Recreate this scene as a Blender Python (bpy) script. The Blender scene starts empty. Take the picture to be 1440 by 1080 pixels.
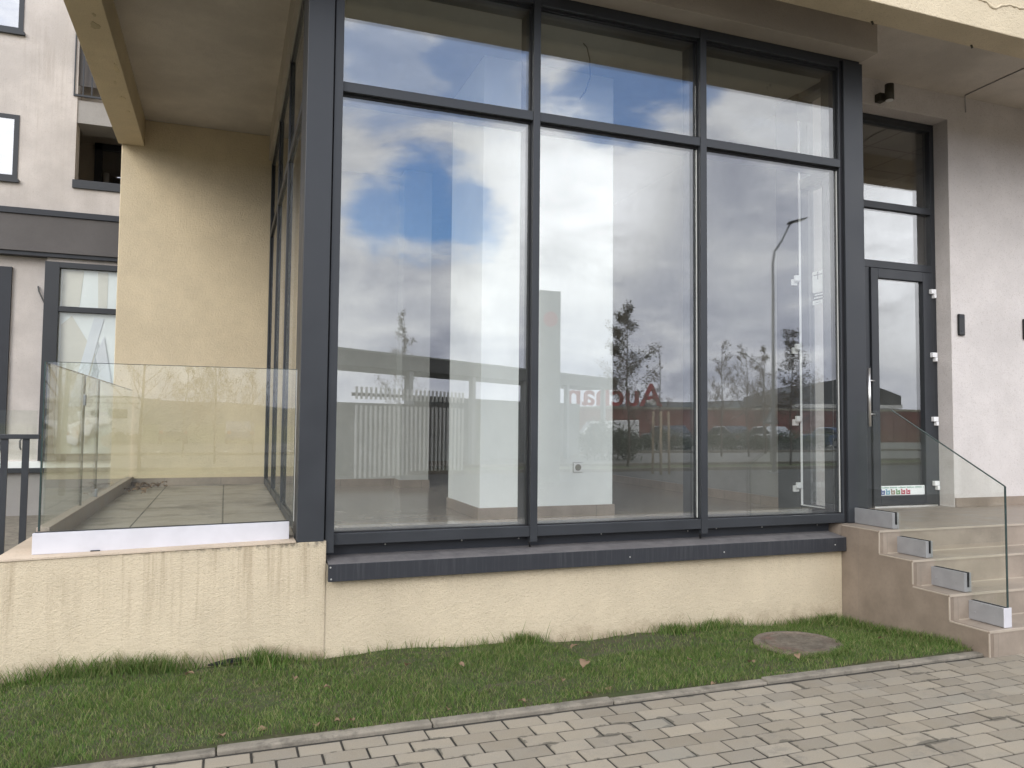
import bpy, math, random
from mathutils import Vector, Matrix
R = math.radians
random.seed(7)
S = bpy.context.scene
COL = S.collection

# ------------------------------------------------------------------ mesh helper
class M:
    def __init__(s):
        s.v = []; s.f = []; s.mi = []; s.sm = []
    def add(s, vs, fs, mi=0, smooth=False):
        b = len(s.v); s.v += [tuple(p) for p in vs]
        for f in fs:
            s.f.append([b+i for i in f]); s.mi.append(mi); s.sm.append(smooth)
        return s
    def hexa(s, p, mi=0):     # p: 4 bottom ccw, 4 top ccw
        return s.add(p, [(3,2,1,0),(4,5,6,7),(0,1,5,4),(1,2,6,5),(2,3,7,6),(3,0,4,7)], mi)
    def box(s, x0,x1,y0,y1,z0,z1, mi=0):
        if x0>x1: x0,x1=x1,x0
        if y0>y1: y0,y1=y1,y0
        if z0>z1: z0,z1=z1,z0
        return s.hexa([(x0,y0,z0),(x1,y0,z0),(x1,y1,z0),(x0,y1,z0),(x0,y0,z1),(x1,y0,z1),(x1,y1,z1),(x0,y1,z1)], mi)
    def quad(s, a,b,c,d, mi=0):
        return s.add([a,b,c,d], [(0,1,2,3)], mi)
    def prism(s, poly, fn, d0, d1, mi=0):   # poly of (u,w); fn(u,w,d)->xyz
        n = len(poly)
        vs = [fn(u,w,d0) for u,w in poly]+[fn(u,w,d1) for u,w in poly]
        fs = [tuple(range(n-1,-1,-1)), tuple(range(n,2*n))]
        fs += [(i,(i+1)%n,n+(i+1)%n,n+i) for i in range(n)]
        return s.add(vs, fs, mi)
    def tube(s, pts, rad, n=8, mi=0, cap=True):
        pts = [Vector(p) for p in pts]; k = len(pts)
        rs = rad if isinstance(rad,(list,tuple)) else [rad]*k
        b = []; prev = None
        for i,p in enumerate(pts):
            t = (pts[min(i+1,k-1)]-pts[max(i-1,0)]).normalized()
            if prev is None:
                a = Vector((0,0,1)) if abs(t.z)<.9 else Vector((1,0,0))
                u = t.cross(a).normalized()
            else:
                u = (prev - t*prev.dot(t)).normalized()
            w = t.cross(u); prev = u
            for j in range(n):
                an = 2*math.pi*j/n
                b.append(p+(u*math.cos(an)+w*math.sin(an))*rs[i])
        fs = [(i*n+j,i*n+(j+1)%n,(i+1)*n+(j+1)%n,(i+1)*n+j) for i in range(k-1) for j in range(n)]
        s.add(b, fs, mi, True)
        if cap:
            o = len(s.v)-len(b)
            s.f.append([o+j for j in range(n-1,-1,-1)]); s.mi.append(mi); s.sm.append(False)
            s.f.append([o+(k-1)*n+j for j in range(n)]); s.mi.append(mi); s.sm.append(False)
        return s
    def build(s, name, mats, parent=None, bevel=0, seg=2, origin=None):
        if not isinstance(mats,(list,tuple)): mats=[mats]
        me = bpy.data.meshes.new(name)
        if origin is None:
            origin = parent['wl'] if parent is not None else None
        if origin is None:
            xs=[p[0] for p in s.v]; ys=[p[1] for p in s.v]; zs=[p[2] for p in s.v]
            origin = ((min(xs)+max(xs))/2,(min(ys)+max(ys))/2,min(zs))
        ox,oy,oz = origin
        me.from_pydata([(x-ox,y-oy,z-oz) for x,y,z in s.v], [], s.f)
        for m in mats: me.materials.append(m)
        me.polygons.foreach_set('material_index', s.mi)
        me.polygons.foreach_set('use_smooth', s.sm)
        me.update()
        o = bpy.data.objects.new(name, me); COL.objects.link(o)
        if parent is None:
            o.location = origin
        else:
            pw = parent['wl']; o.parent = parent
            o.location = (ox-pw[0],oy-pw[1],oz-pw[2])
        o['wl'] = (ox,oy,oz)
        if bevel:
            m = o.modifiers.new('edge','BEVEL'); m.width=bevel; m.segments=seg; m.limit_method='ANGLE'; m.angle_limit=R(40)
        return o

def empty(name, loc, label=None, cat=None, group=None):
    o = bpy.data.objects.new(name, None); COL.objects.link(o)
    o.location = loc; o['wl'] = tuple(loc); o.empty_display_size=.2
    tag(o, label, cat, group); return o
def tag(o, label=None, cat=None, group=None, kind=None):
    if label: o['label']=label
    if cat: o['category']=cat
    if group: o['group']=group
    if kind: o['kind']=kind
    return o
def B(x0,x1,y0,y1,z0,z1): return M().box(x0,x1,y0,y1,z0,z1)
def copy_tree(o, parent=None, loc=None, rz=None):
    c = o.copy(); COL.objects.link(c)
    if parent is not None: c.parent = parent
    if loc is not None: c.location = loc; c['wl']=tuple(loc)
    if rz is not None: c.rotation_euler = (0,0,rz)
    for ch in list(o.children): copy_tree(ch, c)
    return c

# ------------------------------------------------------------------ materials
class N:
    def __init__(s, nt): s.nt=nt; s.n=nt.nodes; s.l=nt.links
    def new(s, t, **k):
        nd = s.n.new(t)
        for a,b in k.items():
            if a.startswith('i_'): s.set(nd, a[2:], b)
            else: setattr(nd,a,b)
        return nd
    def set(s, nd, key, val):
        sk = nd.inputs[int(key)] if str(key).isdigit() else nd.inputs[key.replace('_',' ')]
        if isinstance(val, bpy.types.NodeSocket): s.l.new(val, sk)
        else: sk.default_value = val
    def math(s, op, a, b=0.0, clamp=False):
        nd = s.n.new('ShaderNodeMath'); nd.operation=op; nd.use_clamp=clamp
        for i,v in enumerate((a,b)):
            if isinstance(v, bpy.types.NodeSocket): s.l.new(v, nd.inputs[i])
            else: nd.inputs[i].default_value=v
        return nd.outputs[0]
    def mix(s, fac, a, b, mode='MIX'):
        nd = s.n.new('ShaderNodeMix'); nd.data_type='RGBA'; nd.blend_type=mode
        for i,v in ((0,fac),(6,a),(7,b)):
            if isinstance(v, bpy.types.NodeSocket): s.l.new(v, nd.inputs[i])
            elif i==0: nd.inputs[i].default_value=v
            else: nd.inputs[i].default_value=(*v,1) if len(v)==3 else v
        return nd.outputs[2]
    def pos(s): return s.new('ShaderNodeNewGeometry').outputs['Position']
    def scale(s, vec, sc):
        nd = s.n.new('ShaderNodeMapping'); s.l.new(vec, nd.inputs[0]); nd.inputs['Scale'].default_value=sc
        return nd.outputs[0]
    def noise(s, vec, scale, detail=4, rough=.55, dist=0, col=False):
        nd = s.n.new('ShaderNodeTexNoise'); s.l.new(vec, nd.inputs['Vector'])
        nd.inputs['Scale'].default_value=scale; nd.inputs['Detail'].default_value=detail
        nd.inputs['Roughness'].default_value=rough; nd.inputs['Distortion'].default_value=dist
        return nd.outputs[1 if col else 0]
    def ramp(s, v, a, b, lo=0.0, hi=1.0, smooth=True):
        nd = s.n.new('ShaderNodeMapRange'); nd.interpolation_type='SMOOTHSTEP' if smooth else 'LINEAR'
        s.l.new(v, nd.inputs[0])
        for i,x in ((1,a),(2,b),(3,lo),(4,hi)): nd.inputs[i].default_value=x
        return nd.outputs[0]
    def sep(s, v):
        nd = s.n.new('ShaderNodeSeparateXYZ'); s.l.new(v, nd.inputs[0]); return nd.outputs
    def bump(s, h, strength=.3, dist=.01, normal=None):
        nd = s.n.new('ShaderNodeBump'); s.l.new(h, nd.inputs['Height'])
        nd.inputs['Strength'].default_value=strength; nd.inputs['Distance'].default_value=dist
        if normal: s.l.new(normal, nd.inputs['Normal'])
        return nd.outputs[0]
def mat(name):
    m = bpy.data.materials.new(name); m.use_nodes=True
    g = N(m.node_tree); p = g.n['Principled BSDF']
    return m,g,p
def simple(name, col, rough=.5, metal=0, var=.12, bump=0, vs=6, spec=.4):
    m,g,p = mat(name)
    n = g.noise(g.pos(), vs, 5)
    c = g.mix(g.ramp(n,.3,.7), tuple(x*(1-var) for x in col), tuple(min(1,x*(1+var)) for x in col))
    g.set(p,'Base Color',c)
    g.set(p,'Roughness', g.ramp(n,.3,.7,max(.03,rough-.06),min(1,rough+.06)))
    p.inputs['Metallic'].default_value=metal; p.inputs['Specular IOR Level'].default_value=spec
    if bump: g.set(p,'Normal',g.bump(g.noise(g.pos(),60,4),.3,bump))
    return m
def plaster(name, col, grain=125, depth=.0045, streak=None, splash=None, blot=.10, strength=.6):
    """stucco: granular bump, blotches; streak=(ztop,length,amount) dirt runs, splash=(ztop,amount) soil splash"""
    m,g,p = mat(name); P=g.pos(); x,y,z = g.sep(P)
    big = g.noise(P,1.3,6,.6); mid=g.noise(P,9,5)
    c = g.mix(g.ramp(big,.3,.72), tuple(v*(1-blot) for v in col), tuple(min(1,v*(1+blot*.6)) for v in col))
    c = g.mix(g.ramp(mid,.35,.8,0,.25), c, tuple(v*.82 for v in col))
    gn = g.noise(P,grain,3,.6); g2=g.noise(P,grain*.35,2,.5)
    h = g.math('ADD', g.math('MULTIPLY',g.ramp(gn,.32,.68),.7), g.math('MULTIPLY',g.ramp(g2,.3,.7),.5))
    c = g.mix(g.ramp(gn,.45,.25,0,.55), c, (col[0]*.52,col[1]*.48,col[2]*.42))
    if streak:
        zt,ln,am = streak
        sv = g.noise(g.scale(P,(1,1,.035)),21,5,.7); sw = g.noise(g.scale(P,(1,1,.25)),2.2,2)
        s1 = g.math('MULTIPLY', g.ramp(sv,.44,.70), g.ramp(sw,.34,.62))
        fade = g.ramp(z, zt-ln, zt-.02, .12, 1)
        c = g.mix(g.math('MULTIPLY',g.math('MULTIPLY',s1,fade),am), c, (col[0]*.50,col[1]*.45,col[2]*.40))
        lip = g.math('MULTIPLY',g.ramp(z,zt-.035,zt),g.ramp(g.noise(P,30,4),.4,.65))
        c = g.mix(g.math('MULTIPLY',lip,am), c, (.10,.09,.075))
    if splash:
        zt,am = splash
        zz = g.math('ADD', z, g.ramp(g.noise(P,7,5,.65),.2,.8,-.09,.09))
        c = g.mix(g.ramp(zz, zt, zt-.17, 0, am), c, (.21,.145,.09))
    g.set(p,'Base Color',c); p.inputs['Roughness'].default_value=.92
    p.inputs['Specular IOR Level'].default_value=.2
    g.set(p,'Normal',g.bump(h,strength,depth))
    return m
def glass(name, r0, tint=(.96,.98,.97), dirty=0.0):
    m = bpy.data.materials.new(name); m.use_nodes=True; g=N(m.node_tree); g.n.clear()
    lw = g.new('ShaderNodeLayerWeight'); lw.inputs[0].default_value=.5
    f5 = g.math('POWER', lw.outputs['Facing'], 5.0)
    fr = g.math('ADD', g.math('MULTIPLY', f5, (1-r0)*.85), r0)
    tr = g.new('ShaderNodeBsdfTransparent'); tr.inputs[0].default_value=(*tint,1)
    gl = g.new('ShaderNodeBsdfGlossy'); gl.inputs['Roughness'].default_value=0; gl.inputs[0].default_value=(.97,.98,1,1)
    wob = g.noise(g.pos(),1.1,2); g.set(gl,'Normal',g.bump(wob,.012,.02))
    mx = g.new('ShaderNodeMixShader'); g.set(mx,'0',fr); g.l.new(tr.outputs[0],mx.inputs[1]); g.l.new(gl.outputs[0],mx.inputs[2])
    out = mx.outputs[0]
    if dirty:
        df = g.new('ShaderNodeBsdfDiffuse'); df.inputs[0].default_value=(.55,.55,.53,1)
        P=g.pos(); dn = g.ramp(g.noise(g.scale(P,(1,1,.3)),3.5,7,.7),.42,.85,0,dirty)
        m2 = g.new('ShaderNodeMixShader'); g.set(m2,'0',dn); g.l.new(out,m2.inputs[1]); g.l.new(df.outputs[0],m2.inputs[2]); out=m2.outputs[0]
    o = g.new('ShaderNodeOutputMaterial'); g.l.new(out,o.inputs[0])
    return m
def tile(name, col, tw, th, vert=False, off=.0, grout=(.20,.17,.14), mort=.003, dirt=.0):
    m,g,p = mat(name); P=g.pos()
    x,y,z = g.sep(P)
    cb = g.new('ShaderNodeCombineXYZ')
    if vert: g.l.new(g.math('ADD',x,y),cb.inputs[0]); g.l.new(z,cb.inputs[1])
    else: g.l.new(x,cb.inputs[0]); g.l.new(y,cb.inputs[1])
    br = g.new('ShaderNodeTexBrick'); br.offset=off
    g.l.new(cb.outputs[0],br.inputs['Vector'])
    br.inputs['Scale'].default_value=1; br.inputs['Mortar Size'].default_value=mort; br.inputs['Brick Width'].default_value=tw; br.inputs['Row Height'].default_value=th
    br.inputs['Mortar Smooth'].default_value=.1
    n1=g.noise(P,4,7,.62); n2=g.noise(P,40,4)
    c = g.mix(g.ramp(n1,.28,.72), tuple(v*.80 for v in col), tuple(v*1.13 for v in col))
    c = g.mix(g.ramp(n2,.45,.75,0,.22), c, tuple(v*.7 for v in col))
    c = g.mix(br.outputs['Fac'], c, grout)
    if dirt: c = g.mix(g.ramp(g.noise(P,1.7,7,.65,.4),.46,.66,0,dirt), c, (.10,.085,.068))
    g.set(p,'Base Color',c); g.set(p,'Roughness',g.ramp(n1,.3,.7,.38,.6))
    g.set(p,'Normal',g.bump(br.outputs['Fac'],.25,-.003))
    return m

YEL=(.605,.515,.375)
m_yel_base = plaster('yellow_stucco_stained', YEL, streak=(.735,.75,.75), splash=(.17,.55))
m_yel_plinth = plaster('yellow_stucco_plinth', YEL, streak=(.50,.25,.12), splash=(.10,.42))
m_yel = plaster('yellow_stucco', (.72,.605,.42), splash=None)
m_yel_top = plaster('yellow_stucco_upper', (.63,.54,.39), grain=75)
m_cover = plaster('pale_coping_render', (.54,.445,.345), grain=80, depth=.0012, streak=None, blot=.2)
m_pink = plaster('pale_pink_stucco', (.64,.60,.575), grain=85, depth=.0035, blot=.10, strength=.6)
m_pinkfar = plaster('weathered_pink_render', (.585,.54,.505), grain=60, depth=.003, streak=(8.5,4.5,.45), blot=.16)
m_greyr = plaster('grey_render', (.13,.122,.12), grain=120, depth=.002)
m_greylight = plaster('light_grey_render', (.34,.325,.31), grain=120, depth=.002)
m_soff = plaster('soffit_plaster', (.57,.525,.465), grain=110, depth=.0025, blot=.16)
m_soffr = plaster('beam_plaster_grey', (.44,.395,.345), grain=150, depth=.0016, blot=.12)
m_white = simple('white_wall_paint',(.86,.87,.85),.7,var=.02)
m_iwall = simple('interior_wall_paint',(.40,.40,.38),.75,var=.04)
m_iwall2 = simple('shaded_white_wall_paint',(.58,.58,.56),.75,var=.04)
m_idark = simple('shade_grey_interior_wall',(.30,.295,.28),.8,var=.12,vs=2)  # partition standing in shade; its dimness is put into the grey base colour
m_iceil = simple('interior_ceiling_plaster',(.36,.35,.31),.85,var=.05)
m_ant = simple('anthracite_powder_coat',(.030,.033,.038),.42,var=.08,vs=3)
m_antd = simple('anthracite_recess',(.022,.025,.032),.5,var=.1)
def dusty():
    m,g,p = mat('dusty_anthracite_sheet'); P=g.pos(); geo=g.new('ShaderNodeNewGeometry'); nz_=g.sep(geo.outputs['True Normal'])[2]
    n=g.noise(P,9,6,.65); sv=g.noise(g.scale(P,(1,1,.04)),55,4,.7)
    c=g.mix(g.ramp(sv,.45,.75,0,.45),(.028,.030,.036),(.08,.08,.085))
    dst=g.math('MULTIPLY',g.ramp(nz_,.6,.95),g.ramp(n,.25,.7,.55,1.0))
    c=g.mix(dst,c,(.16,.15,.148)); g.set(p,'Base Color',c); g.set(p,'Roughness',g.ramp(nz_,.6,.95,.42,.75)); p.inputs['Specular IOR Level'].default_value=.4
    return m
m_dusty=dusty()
m_rub = simple('black_gasket',(.012,.012,.014),.6)
m_alu = simple('brushed_aluminium',(.31,.31,.315),.42,metal=.25,var=.06,vs=12)
m_aluw = simple('satin_white_channel',(.60,.595,.63),.4,metal=.1,var=.03,vs=9)
m_steel = simple('polished_steel',(.80,.79,.77),.34,metal=1,var=.05)
m_wplast = simple('white_plastic',(.85,.85,.85),.35,var=.01)
m_blk = simple('black_plastic',(.014,.014,.015),.35,var=.1)
m_bronze = simple('dark_bronze_metal',(.055,.05,.035),.5,metal=.3,var=.15)
m_screw = simple('zinc_screw',(.6,.6,.58),.35,metal=.6)
m_edge = simple('green_glass_edge',(.035,.055,.052),.15,var=.2,vs=20)
m_seal = simple('pale_glass_edge',(.62,.63,.60),.3,var=.05)
m_gwin = glass('window_glass',.128,(.972,.985,.978),dirty=.035)
m_gbal = glass('balustrade_glass',.055,(.972,.988,.966),dirty=.035)
m_gfar = glass('far_window_glass',.42,(.5,.52,.55))
m_step = tile('beige_stair_tile',(.30,.248,.20),1.2,.6,mort=.0015)
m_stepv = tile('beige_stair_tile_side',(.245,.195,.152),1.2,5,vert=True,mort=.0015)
m_nose = simple('pale_tile_trim',(.41,.35,.285),.45,var=.06)
m_terr = tile('terrace_tile',(.30,.265,.22),.6,.6,grout=(.06,.052,.045),mort=.006,dirt=.65)
m_ifl = tile('interior_floor_tile',(.37,.315,.255),.6,.6,grout=(.20,.17,.14),mort=.005)
m_ifl.node_tree.nodes['Principled BSDF'].inputs['Specular IOR Level'].default_value=.8
for l in list(m_ifl.node_tree.links):
    if l.to_socket.name=='Roughness': m_ifl.node_tree.links.remove(l)
m_ifl.node_tree.nodes['Principled BSDF'].inputs['Roughness'].default_value=.16
m_iskirt = tile('skirting_tile',(.33,.27,.22),.6,5,vert=True)
m_paper = simple('white_paper',(.82,.83,.82),.5,var=.02)
m_ink = simple('grey_ink',(.22,.22,.23),.6)
m_inkd = simple('dark_label_ink',(.05,.05,.055),.6)
m_asph = simple('asphalt',(.085,.082,.078),.9,var=.2,bump=.004,vs=3)
m_lot = simple('worn_pale_asphalt',(.16,.155,.14),.9,var=.15,vs=1)
m_red = simple('red_sign_plastic',(.36,.03,.035),.4,var=.05)
m_redw = simple('red_cladding',(.20,.075,.06),.6,var=.15,vs=.6)
m_whitec = simple('white_cladding',(.62,.62,.60),.6,var=.06,vs=.6)
m_beigec = simple('beige_metal_coping',(.36,.33,.26),.6,var=.2,vs=.5)
m_dkpan = simple('dark_fascia_panel',(.085,.085,.085),.6,var=.1)
m_grp = simple('grey_panel',(.22,.23,.22),.5,var=.06)
m_wood = simple('grey_timber_slat',(.13,.12,.11),.8,var=.2,vs=8)
m_bark = simple('bark',(.11,.085,.065),.95,var=.3,vs=14,bump=.01)
m_stake = simple('wood_stake',(.42,.33,.22),.9,var=.15,vs=10)
m_tyre = simple('tyre_rubber',(.02,.02,.02),.8)
m_carglass = simple('dark_car_glass',(.02,.024,.028),.08,spec=.8)
m_lampl = simple('lamp_lens',(.7,.7,.68),.3)
m_steelg = simple('galvanised_steel',(.34,.35,.36),.45,metal=.6,var=.08)
m_tail = simple('red_tail_lens',(.35,.02,.02),.25)

def leafmat(name, cols, trans=.35):
    m,g,p = mat(name)
    geo = g.new('ShaderNodeNewGeometry')
    cr = g.new('ShaderNodeValToRGB'); g.l.new(geo.outputs['Random Per Island'],cr.inputs[0])
    e = cr.color_ramp.elements
    while len(e)<len(cols): e.new(.5)
    for i,c in enumerate(cols):
        e[i].position=i/(len(cols)-1); e[i].color=(*c,1)
    big = g.noise(g.pos(),5.0,5,.6)
    c = g.mix(g.ramp(big,.40,.66,0,.5), cr.outputs[0], tuple(v*.6 for v in cols[len(cols)//2]))
    g.set(p,'Base Color',c); p.inputs['Roughness'].default_value=.6; p.inputs['Specular IOR Level'].default_value=.25
    if trans:
        t=g.new('ShaderNodeBsdfTranslucent'); g.l.new(c,t.inputs[0]); mx=g.new('ShaderNodeMixShader'); mx.inputs[0].default_value=trans
        g.l.new(p.outputs[0],mx.inputs[1]); g.l.new(t.outputs[0],mx.inputs[2]); g.l.new(mx.outputs[0],g.n['Material Output'].inputs[0])
    return m
m_grass = leafmat('grass_blades',[(.042,.092,.017),(.078,.162,.027),(.118,.215,.040),(.180,.243,.072),(.33,.305,.145),(.054,.128,.021)])
m_dryleaf = leafmat('dry_leaves',[(.26,.18,.11),(.40,.30,.20),(.20,.13,.08),(.46,.37,.27)],.2)
m_treeleaf = leafmat('tree_leaves',[(.05,.06,.02),(.09,.075,.03),(.12,.08,.035),(.06,.055,.025)],.3)
m_hedge = leafmat('hedge_leaves',[(.025,.045,.018),(.04,.065,.022),(.05,.06,.025)],.2)
m_twig = simple('brown_twig',(.15,.10,.075),.9,var=.2)

# soil, pavers, concrete, manhole
def soil():
    m,g,p = mat('lawn_soil'); P=g.pos()
    n=g.noise(P,6,7,.65); n2=g.noise(P,60,5,.7)
    c=g.mix(g.ramp(n,.35,.65),(.05,.068,.022),(.085,.075,.04)); c=g.mix(g.ramp(n2,.4,.75,0,.7),c,(.05,.04,.025))
    g.set(p,'Base Color',c); p.inputs['Roughness'].default_value=1
    g.set(p,'Normal',g.bump(n2,.8,.02)); return m
m_soil=soil()
def paver():
    m,g,p = mat('concrete_paver'); P=g.pos()
    geo=g.new('ShaderNodeNewGeometry'); rnd=geo.outputs['Random Per Island']
    n=g.noise(P,3.2,6,.62); f=g.noise(P,230,3,.65); md=g.noise(P,16,6,.7)
    c=g.mix(rnd,(.212,.183,.140),(.312,.272,.210))
    c=g.mix(g.ramp(n,.35,.7,0,.35),c,(.235,.222,.195))
    c=g.mix(g.ramp(f,.50,.78,0,.6),c,(.17,.16,.145)); c=g.mix(g.ramp(f,.46,.24,0,.35),c,(.43,.41,.38))
    st=g.math('MULTIPLY',g.ramp(g.noise(P,2.3,4,.6),.53,.68),g.ramp(md,.46,.60))
    X,Yv,Z=g.sep(P); rv=g.math('DIVIDE',g.math('SUBTRACT',3.784,Yv),.115); row=g.math('FLOOR',rv); fy=g.math('FRACT',rv)
    xv=g.math('DIVIDE',g.math('SUBTRACT',g.math('SUBTRACT',X,2.15),g.math('MULTIPLY',g.math('MODULO',row,2.0),.1)),.2); fx=g.math('FRACT',g.math('ADD',xv,100.0))
    dx=g.math('MULTIPLY',g.math('MINIMUM',fx,g.math('SUBTRACT',1.0,fx)),.2); dy=g.math('MULTIPLY',g.math('MINIMUM',fy,g.math('SUBTRACT',1.0,fy)),.115)
    ed=g.math('MINIMUM',dx,dy); wd=g.math('MULTIPLY',g.ramp(g.noise(P,3.6,6,.65),.50,.73),.028)
    edn=g.math('ADD',ed,g.math('MULTIPLY',g.math('SUBTRACT',md,.5),.03))
    moss=g.math('GREATER_THAN',wd,edn)
    mo=g.math('MULTIPLY',g.ramp(g.math('SUBTRACT',wd,edn),-.003,.006),.8)
    c=g.mix(mo,c,(.09,.082,.066))
    c=g.mix(g.math('MULTIPLY',g.ramp(g.math('MINIMUM',ed,.02),.013,.0),.45),c,(.11,.10,.082))
    c=g.mix(g.math('MULTIPLY',st,.35),c,(.11,.105,.095))
    rr=g.ramp(rnd,.93,.96,0,.45); c=g.mix(rr,c,(.17,.165,.145))
    g.set(p,'Base Color',c); p.inputs['Roughness'].default_value=.9; p.inputs['Specular IOR Level'].default_value=.25
    g.set(p,'Normal',g.bump(g.math('ADD',f,g.math('MULTIPLY',md,.6)),.5,.003)); return m
m_pav=paver()
m_joint=simple('joint_sand',(.03,.027,.022),1,var=.3,vs=30,bump=.003)
def concrete(name,col):
    m,g,p=mat(name); P=g.pos(); n=g.noise(P,5,7,.65); f=g.noise(P,120,4,.7)
    c=g.mix(g.ramp(n,.3,.7),tuple(v*.72 for v in col),tuple(v*1.1 for v in col)); c=g.mix(g.ramp(f,.5,.75,0,.5),c,tuple(v*.5 for v in col)); c=g.mix(g.ramp(g.noise(P,11,7,.7),.48,.68,0,.7),c,tuple(v*.38 for v in col))
    g.set(p,'Base Color',c); p.inputs['Roughness'].default_value=.95; g.set(p,'Normal',g.bump(f,.5,.004)); return m
m_conc=concrete('kerb_concrete',(.23,.205,.165))
def manhole_mat():
    m,g,p=mat('weathered_concrete_lid'); P=g.pos(); x,y,z=g.sep(P)
    n=g.noise(P,7,7,.65); f=g.noise(P,130,4,.7)
    c=g.mix(g.ramp(n,.3,.7),(.115,.096,.072),(.205,.172,.13)); c=g.mix(g.ramp(f,.5,.75,0,.5),c,(.12,.10,.08))
    d=g.new('ShaderNodeVectorMath',operation='DISTANCE'); g.l.new(P,d.inputs[0]); d.inputs[1].default_value=(3.70,4.36,.03)
    r=g.math('MULTIPLY',g.ramp(d.outputs['Value'],.13,.22),g.ramp(g.noise(P,9,6,.7),.40,.62))
    r2=g.math('MULTIPLY',r,g.ramp(x,3.85,3.5,.12,.5))
    c=g.mix(r2,c,(.24,.10,.08))
    lt=g.math('MULTIPLY',g.ramp(d.outputs['Value'],.24,.27),.5); c=g.mix(lt,c,(.25,.205,.16))
    g.set(p,'Base Color',c); p.inputs['Roughness'].default_value=.95
    rings=g.math('SINE',g.math('MULTIPLY',d.outputs['Value'],120.0)); pit=g.noise(P,38,5,.7)
    c2=g.mix(g.ramp(pit,.42,.66,0,.55),c,(.075,.06,.045)); g.set(p,'Base Color',c2)
    g.set(p,'Normal',g.bump(g.math('ADD',g.math('ADD',f,pit),g.math('MULTIPLY',rings,.25)),.9,.012)); return m
m_manhole=manhole_mat()

# ------------------------------------------------------------------ CAMERA
def cam():
    f=1094.7867; yaw,pit,rol=R(20.16516),R(2.873874),R(.532848)
    F=Vector((math.sin(yaw)*math.cos(pit),math.cos(yaw)*math.cos(pit),math.sin(pit)))
    r=Vector((math.cos(yaw),-math.sin(yaw),0)); u=r.cross(F)
    r2=r*math.cos(rol)+u*math.sin(rol); u2=-r*math.sin(rol)+u*math.cos(rol)
    c=bpy.data.cameras.new('camera'); c.sensor_width=36; c.sensor_fit='HORIZONTAL'; c.lens=36*f/1440
    c.clip_start=.05; c.clip_end=5000
    o=bpy.data.objects.new('camera',c); COL.objects.link(o)
    o.matrix_world=Matrix(((r2.x,u2.x,-F.x,0),(r2.y,u2.y,-F.y,0),(r2.z,u2.z,-F.z,1.5),(0,0,0,1)))
    S.camera=o
cam()

# ------------------------------------------------------------------ SETTING: ground
def gz(x,y):
    d=max(0.0,-y-46); return -.08-2.6*min(1,d/30)**1.2
m=M(); xs=[-900,-300,-120,-60,-30,-12,0,12,24,36,48,60,80,120,300,900]; ys=[-900,-400,-200,-120,-90,-76,-70,-64,-58,-52,-46,-30,-15,0,15,40,120,400,900]
for y in ys:
    for x in xs: m.v.append((x,y,gz(x,y)))
nx=len(xs)
for j in range(len(ys)-1):
    for i in range(nx-1):
        m.f.append([j*nx+i,j*nx+i+1,(j+1)*nx+i+1,(j+1)*nx+i]); m.mi.append(0); m.sm.append(True)
m_field=simple('verge_turf',(.075,.085,.032),1,var=.3,vs=.5,bump=.02)
tag(m.build('ground',m_field,origin=(0,0,0)),kind='structure')
def sheet(name,x0,x1,y0,y1,z,mt): return tag(M().quad((x0,y0,z),(x1,y0,z),(x1,y1,z),(x0,y1,z)).build(name,mt),kind='structure')
sheet('pavement_bed',-14,40,-1.25,3.86,-.0045,m_joint)
# individually laid pavers near the camera
m=M(); PW,PH,g_=.2,.115,.0046
for j in range(38):
    y1=3.784-j*PH; y0=y1-PH
    off=2.15+(.1 if j%2 else 0)+random.uniform(-.004,.004)
    for k in range(-26,38):
        x0=off+k*PW; x1=x0+PW; a=g_+random.uniform(-.0010,.0012); c=.003
        z=random.uniform(-.0018,.0018); t=[z+random.uniform(-.0012,.0012) for _ in range(4)]
        X0,X1,Y0,Y1=x0+a,x1-a,y0+a,y1-a
        if X1<-3: continue
        vs=[(X0,Y0,-.02),(X1,Y0,-.02),(X1,Y1,-.02),(X0,Y1,-.02),(X0,Y0,t[0]-c),(X1,Y0,t[1]-c),(X1,Y1,t[2]-c),(X0,Y1,t[3]-c),
            (X0+c,Y0+c,t[0]),(X1-c,Y0+c,t[1]),(X1-c,Y1-c,t[2]),(X0+c,Y1-c,t[3])]
        m.add(vs,[(0,1,5,4),(1,2,6,5),(2,3,7,6),(3,0,4,7),(4,5,9,8),(5,6,10,9),(6,7,11,10),(7,4,8,11),(8,9,10,11)])
tag(m.build('pavement',m_pav,origin=(0,0,0)),kind='structure')
m_pavfar=tile('far_pavers',(.36,.335,.295),.2,.115,off=.5,grout=(.08,.07,.06),mort=.005)
sheet('pavement_street_side',-14,40,-1.25,-.58,.0,m_pavfar)
# right side paving in front of the steps is covered by pavers; edging kerb of the lawn
m=M(); x=-3.0
while x<4.74:
    L=min(1.0,4.75-x); h=.014+random.uniform(-.004,.005); dy=random.uniform(-.003,.005)
    m.box(x+.003,x+L-.003,3.806+dy,3.878+dy,-.1,h); x+=1.0
tag(m.build('lawn_edging',m_conc,bevel=.008),kind='structure')
def lz(x,y):
    t=(y-3.88)/1.17; wall=.045-.022*max(0,min(5,x+.2))
    b=.022+(wall-.022)*max(0,min(1,t))**1.2
    return b+.012*math.sin(x*3.1+y*2)+.008*math.sin(x*7.3-y*5)
m=M(); gx=[-3+.08*i for i in range(98)]; gy=[3.874,3.884]+[3.884+.0621*i for i in range(1,20)]
for y in gy:
    for x in gx: m.v.append((x,y,(lz(x,y)+random.uniform(-.006,.006)) if y>3.88 else -.06))
for j in range(len(gy)-1):
    for i in range(len(gx)-1):
        m.f.append([j*98+i,j*98+i+1,(j+1)*98+i+1,(j+1)*98+i]); m.mi.append(0); m.sm.append(True)
tag(m.build('lawn_soil',m_soil,origin=(0,0,0)),kind='structure')
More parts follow.
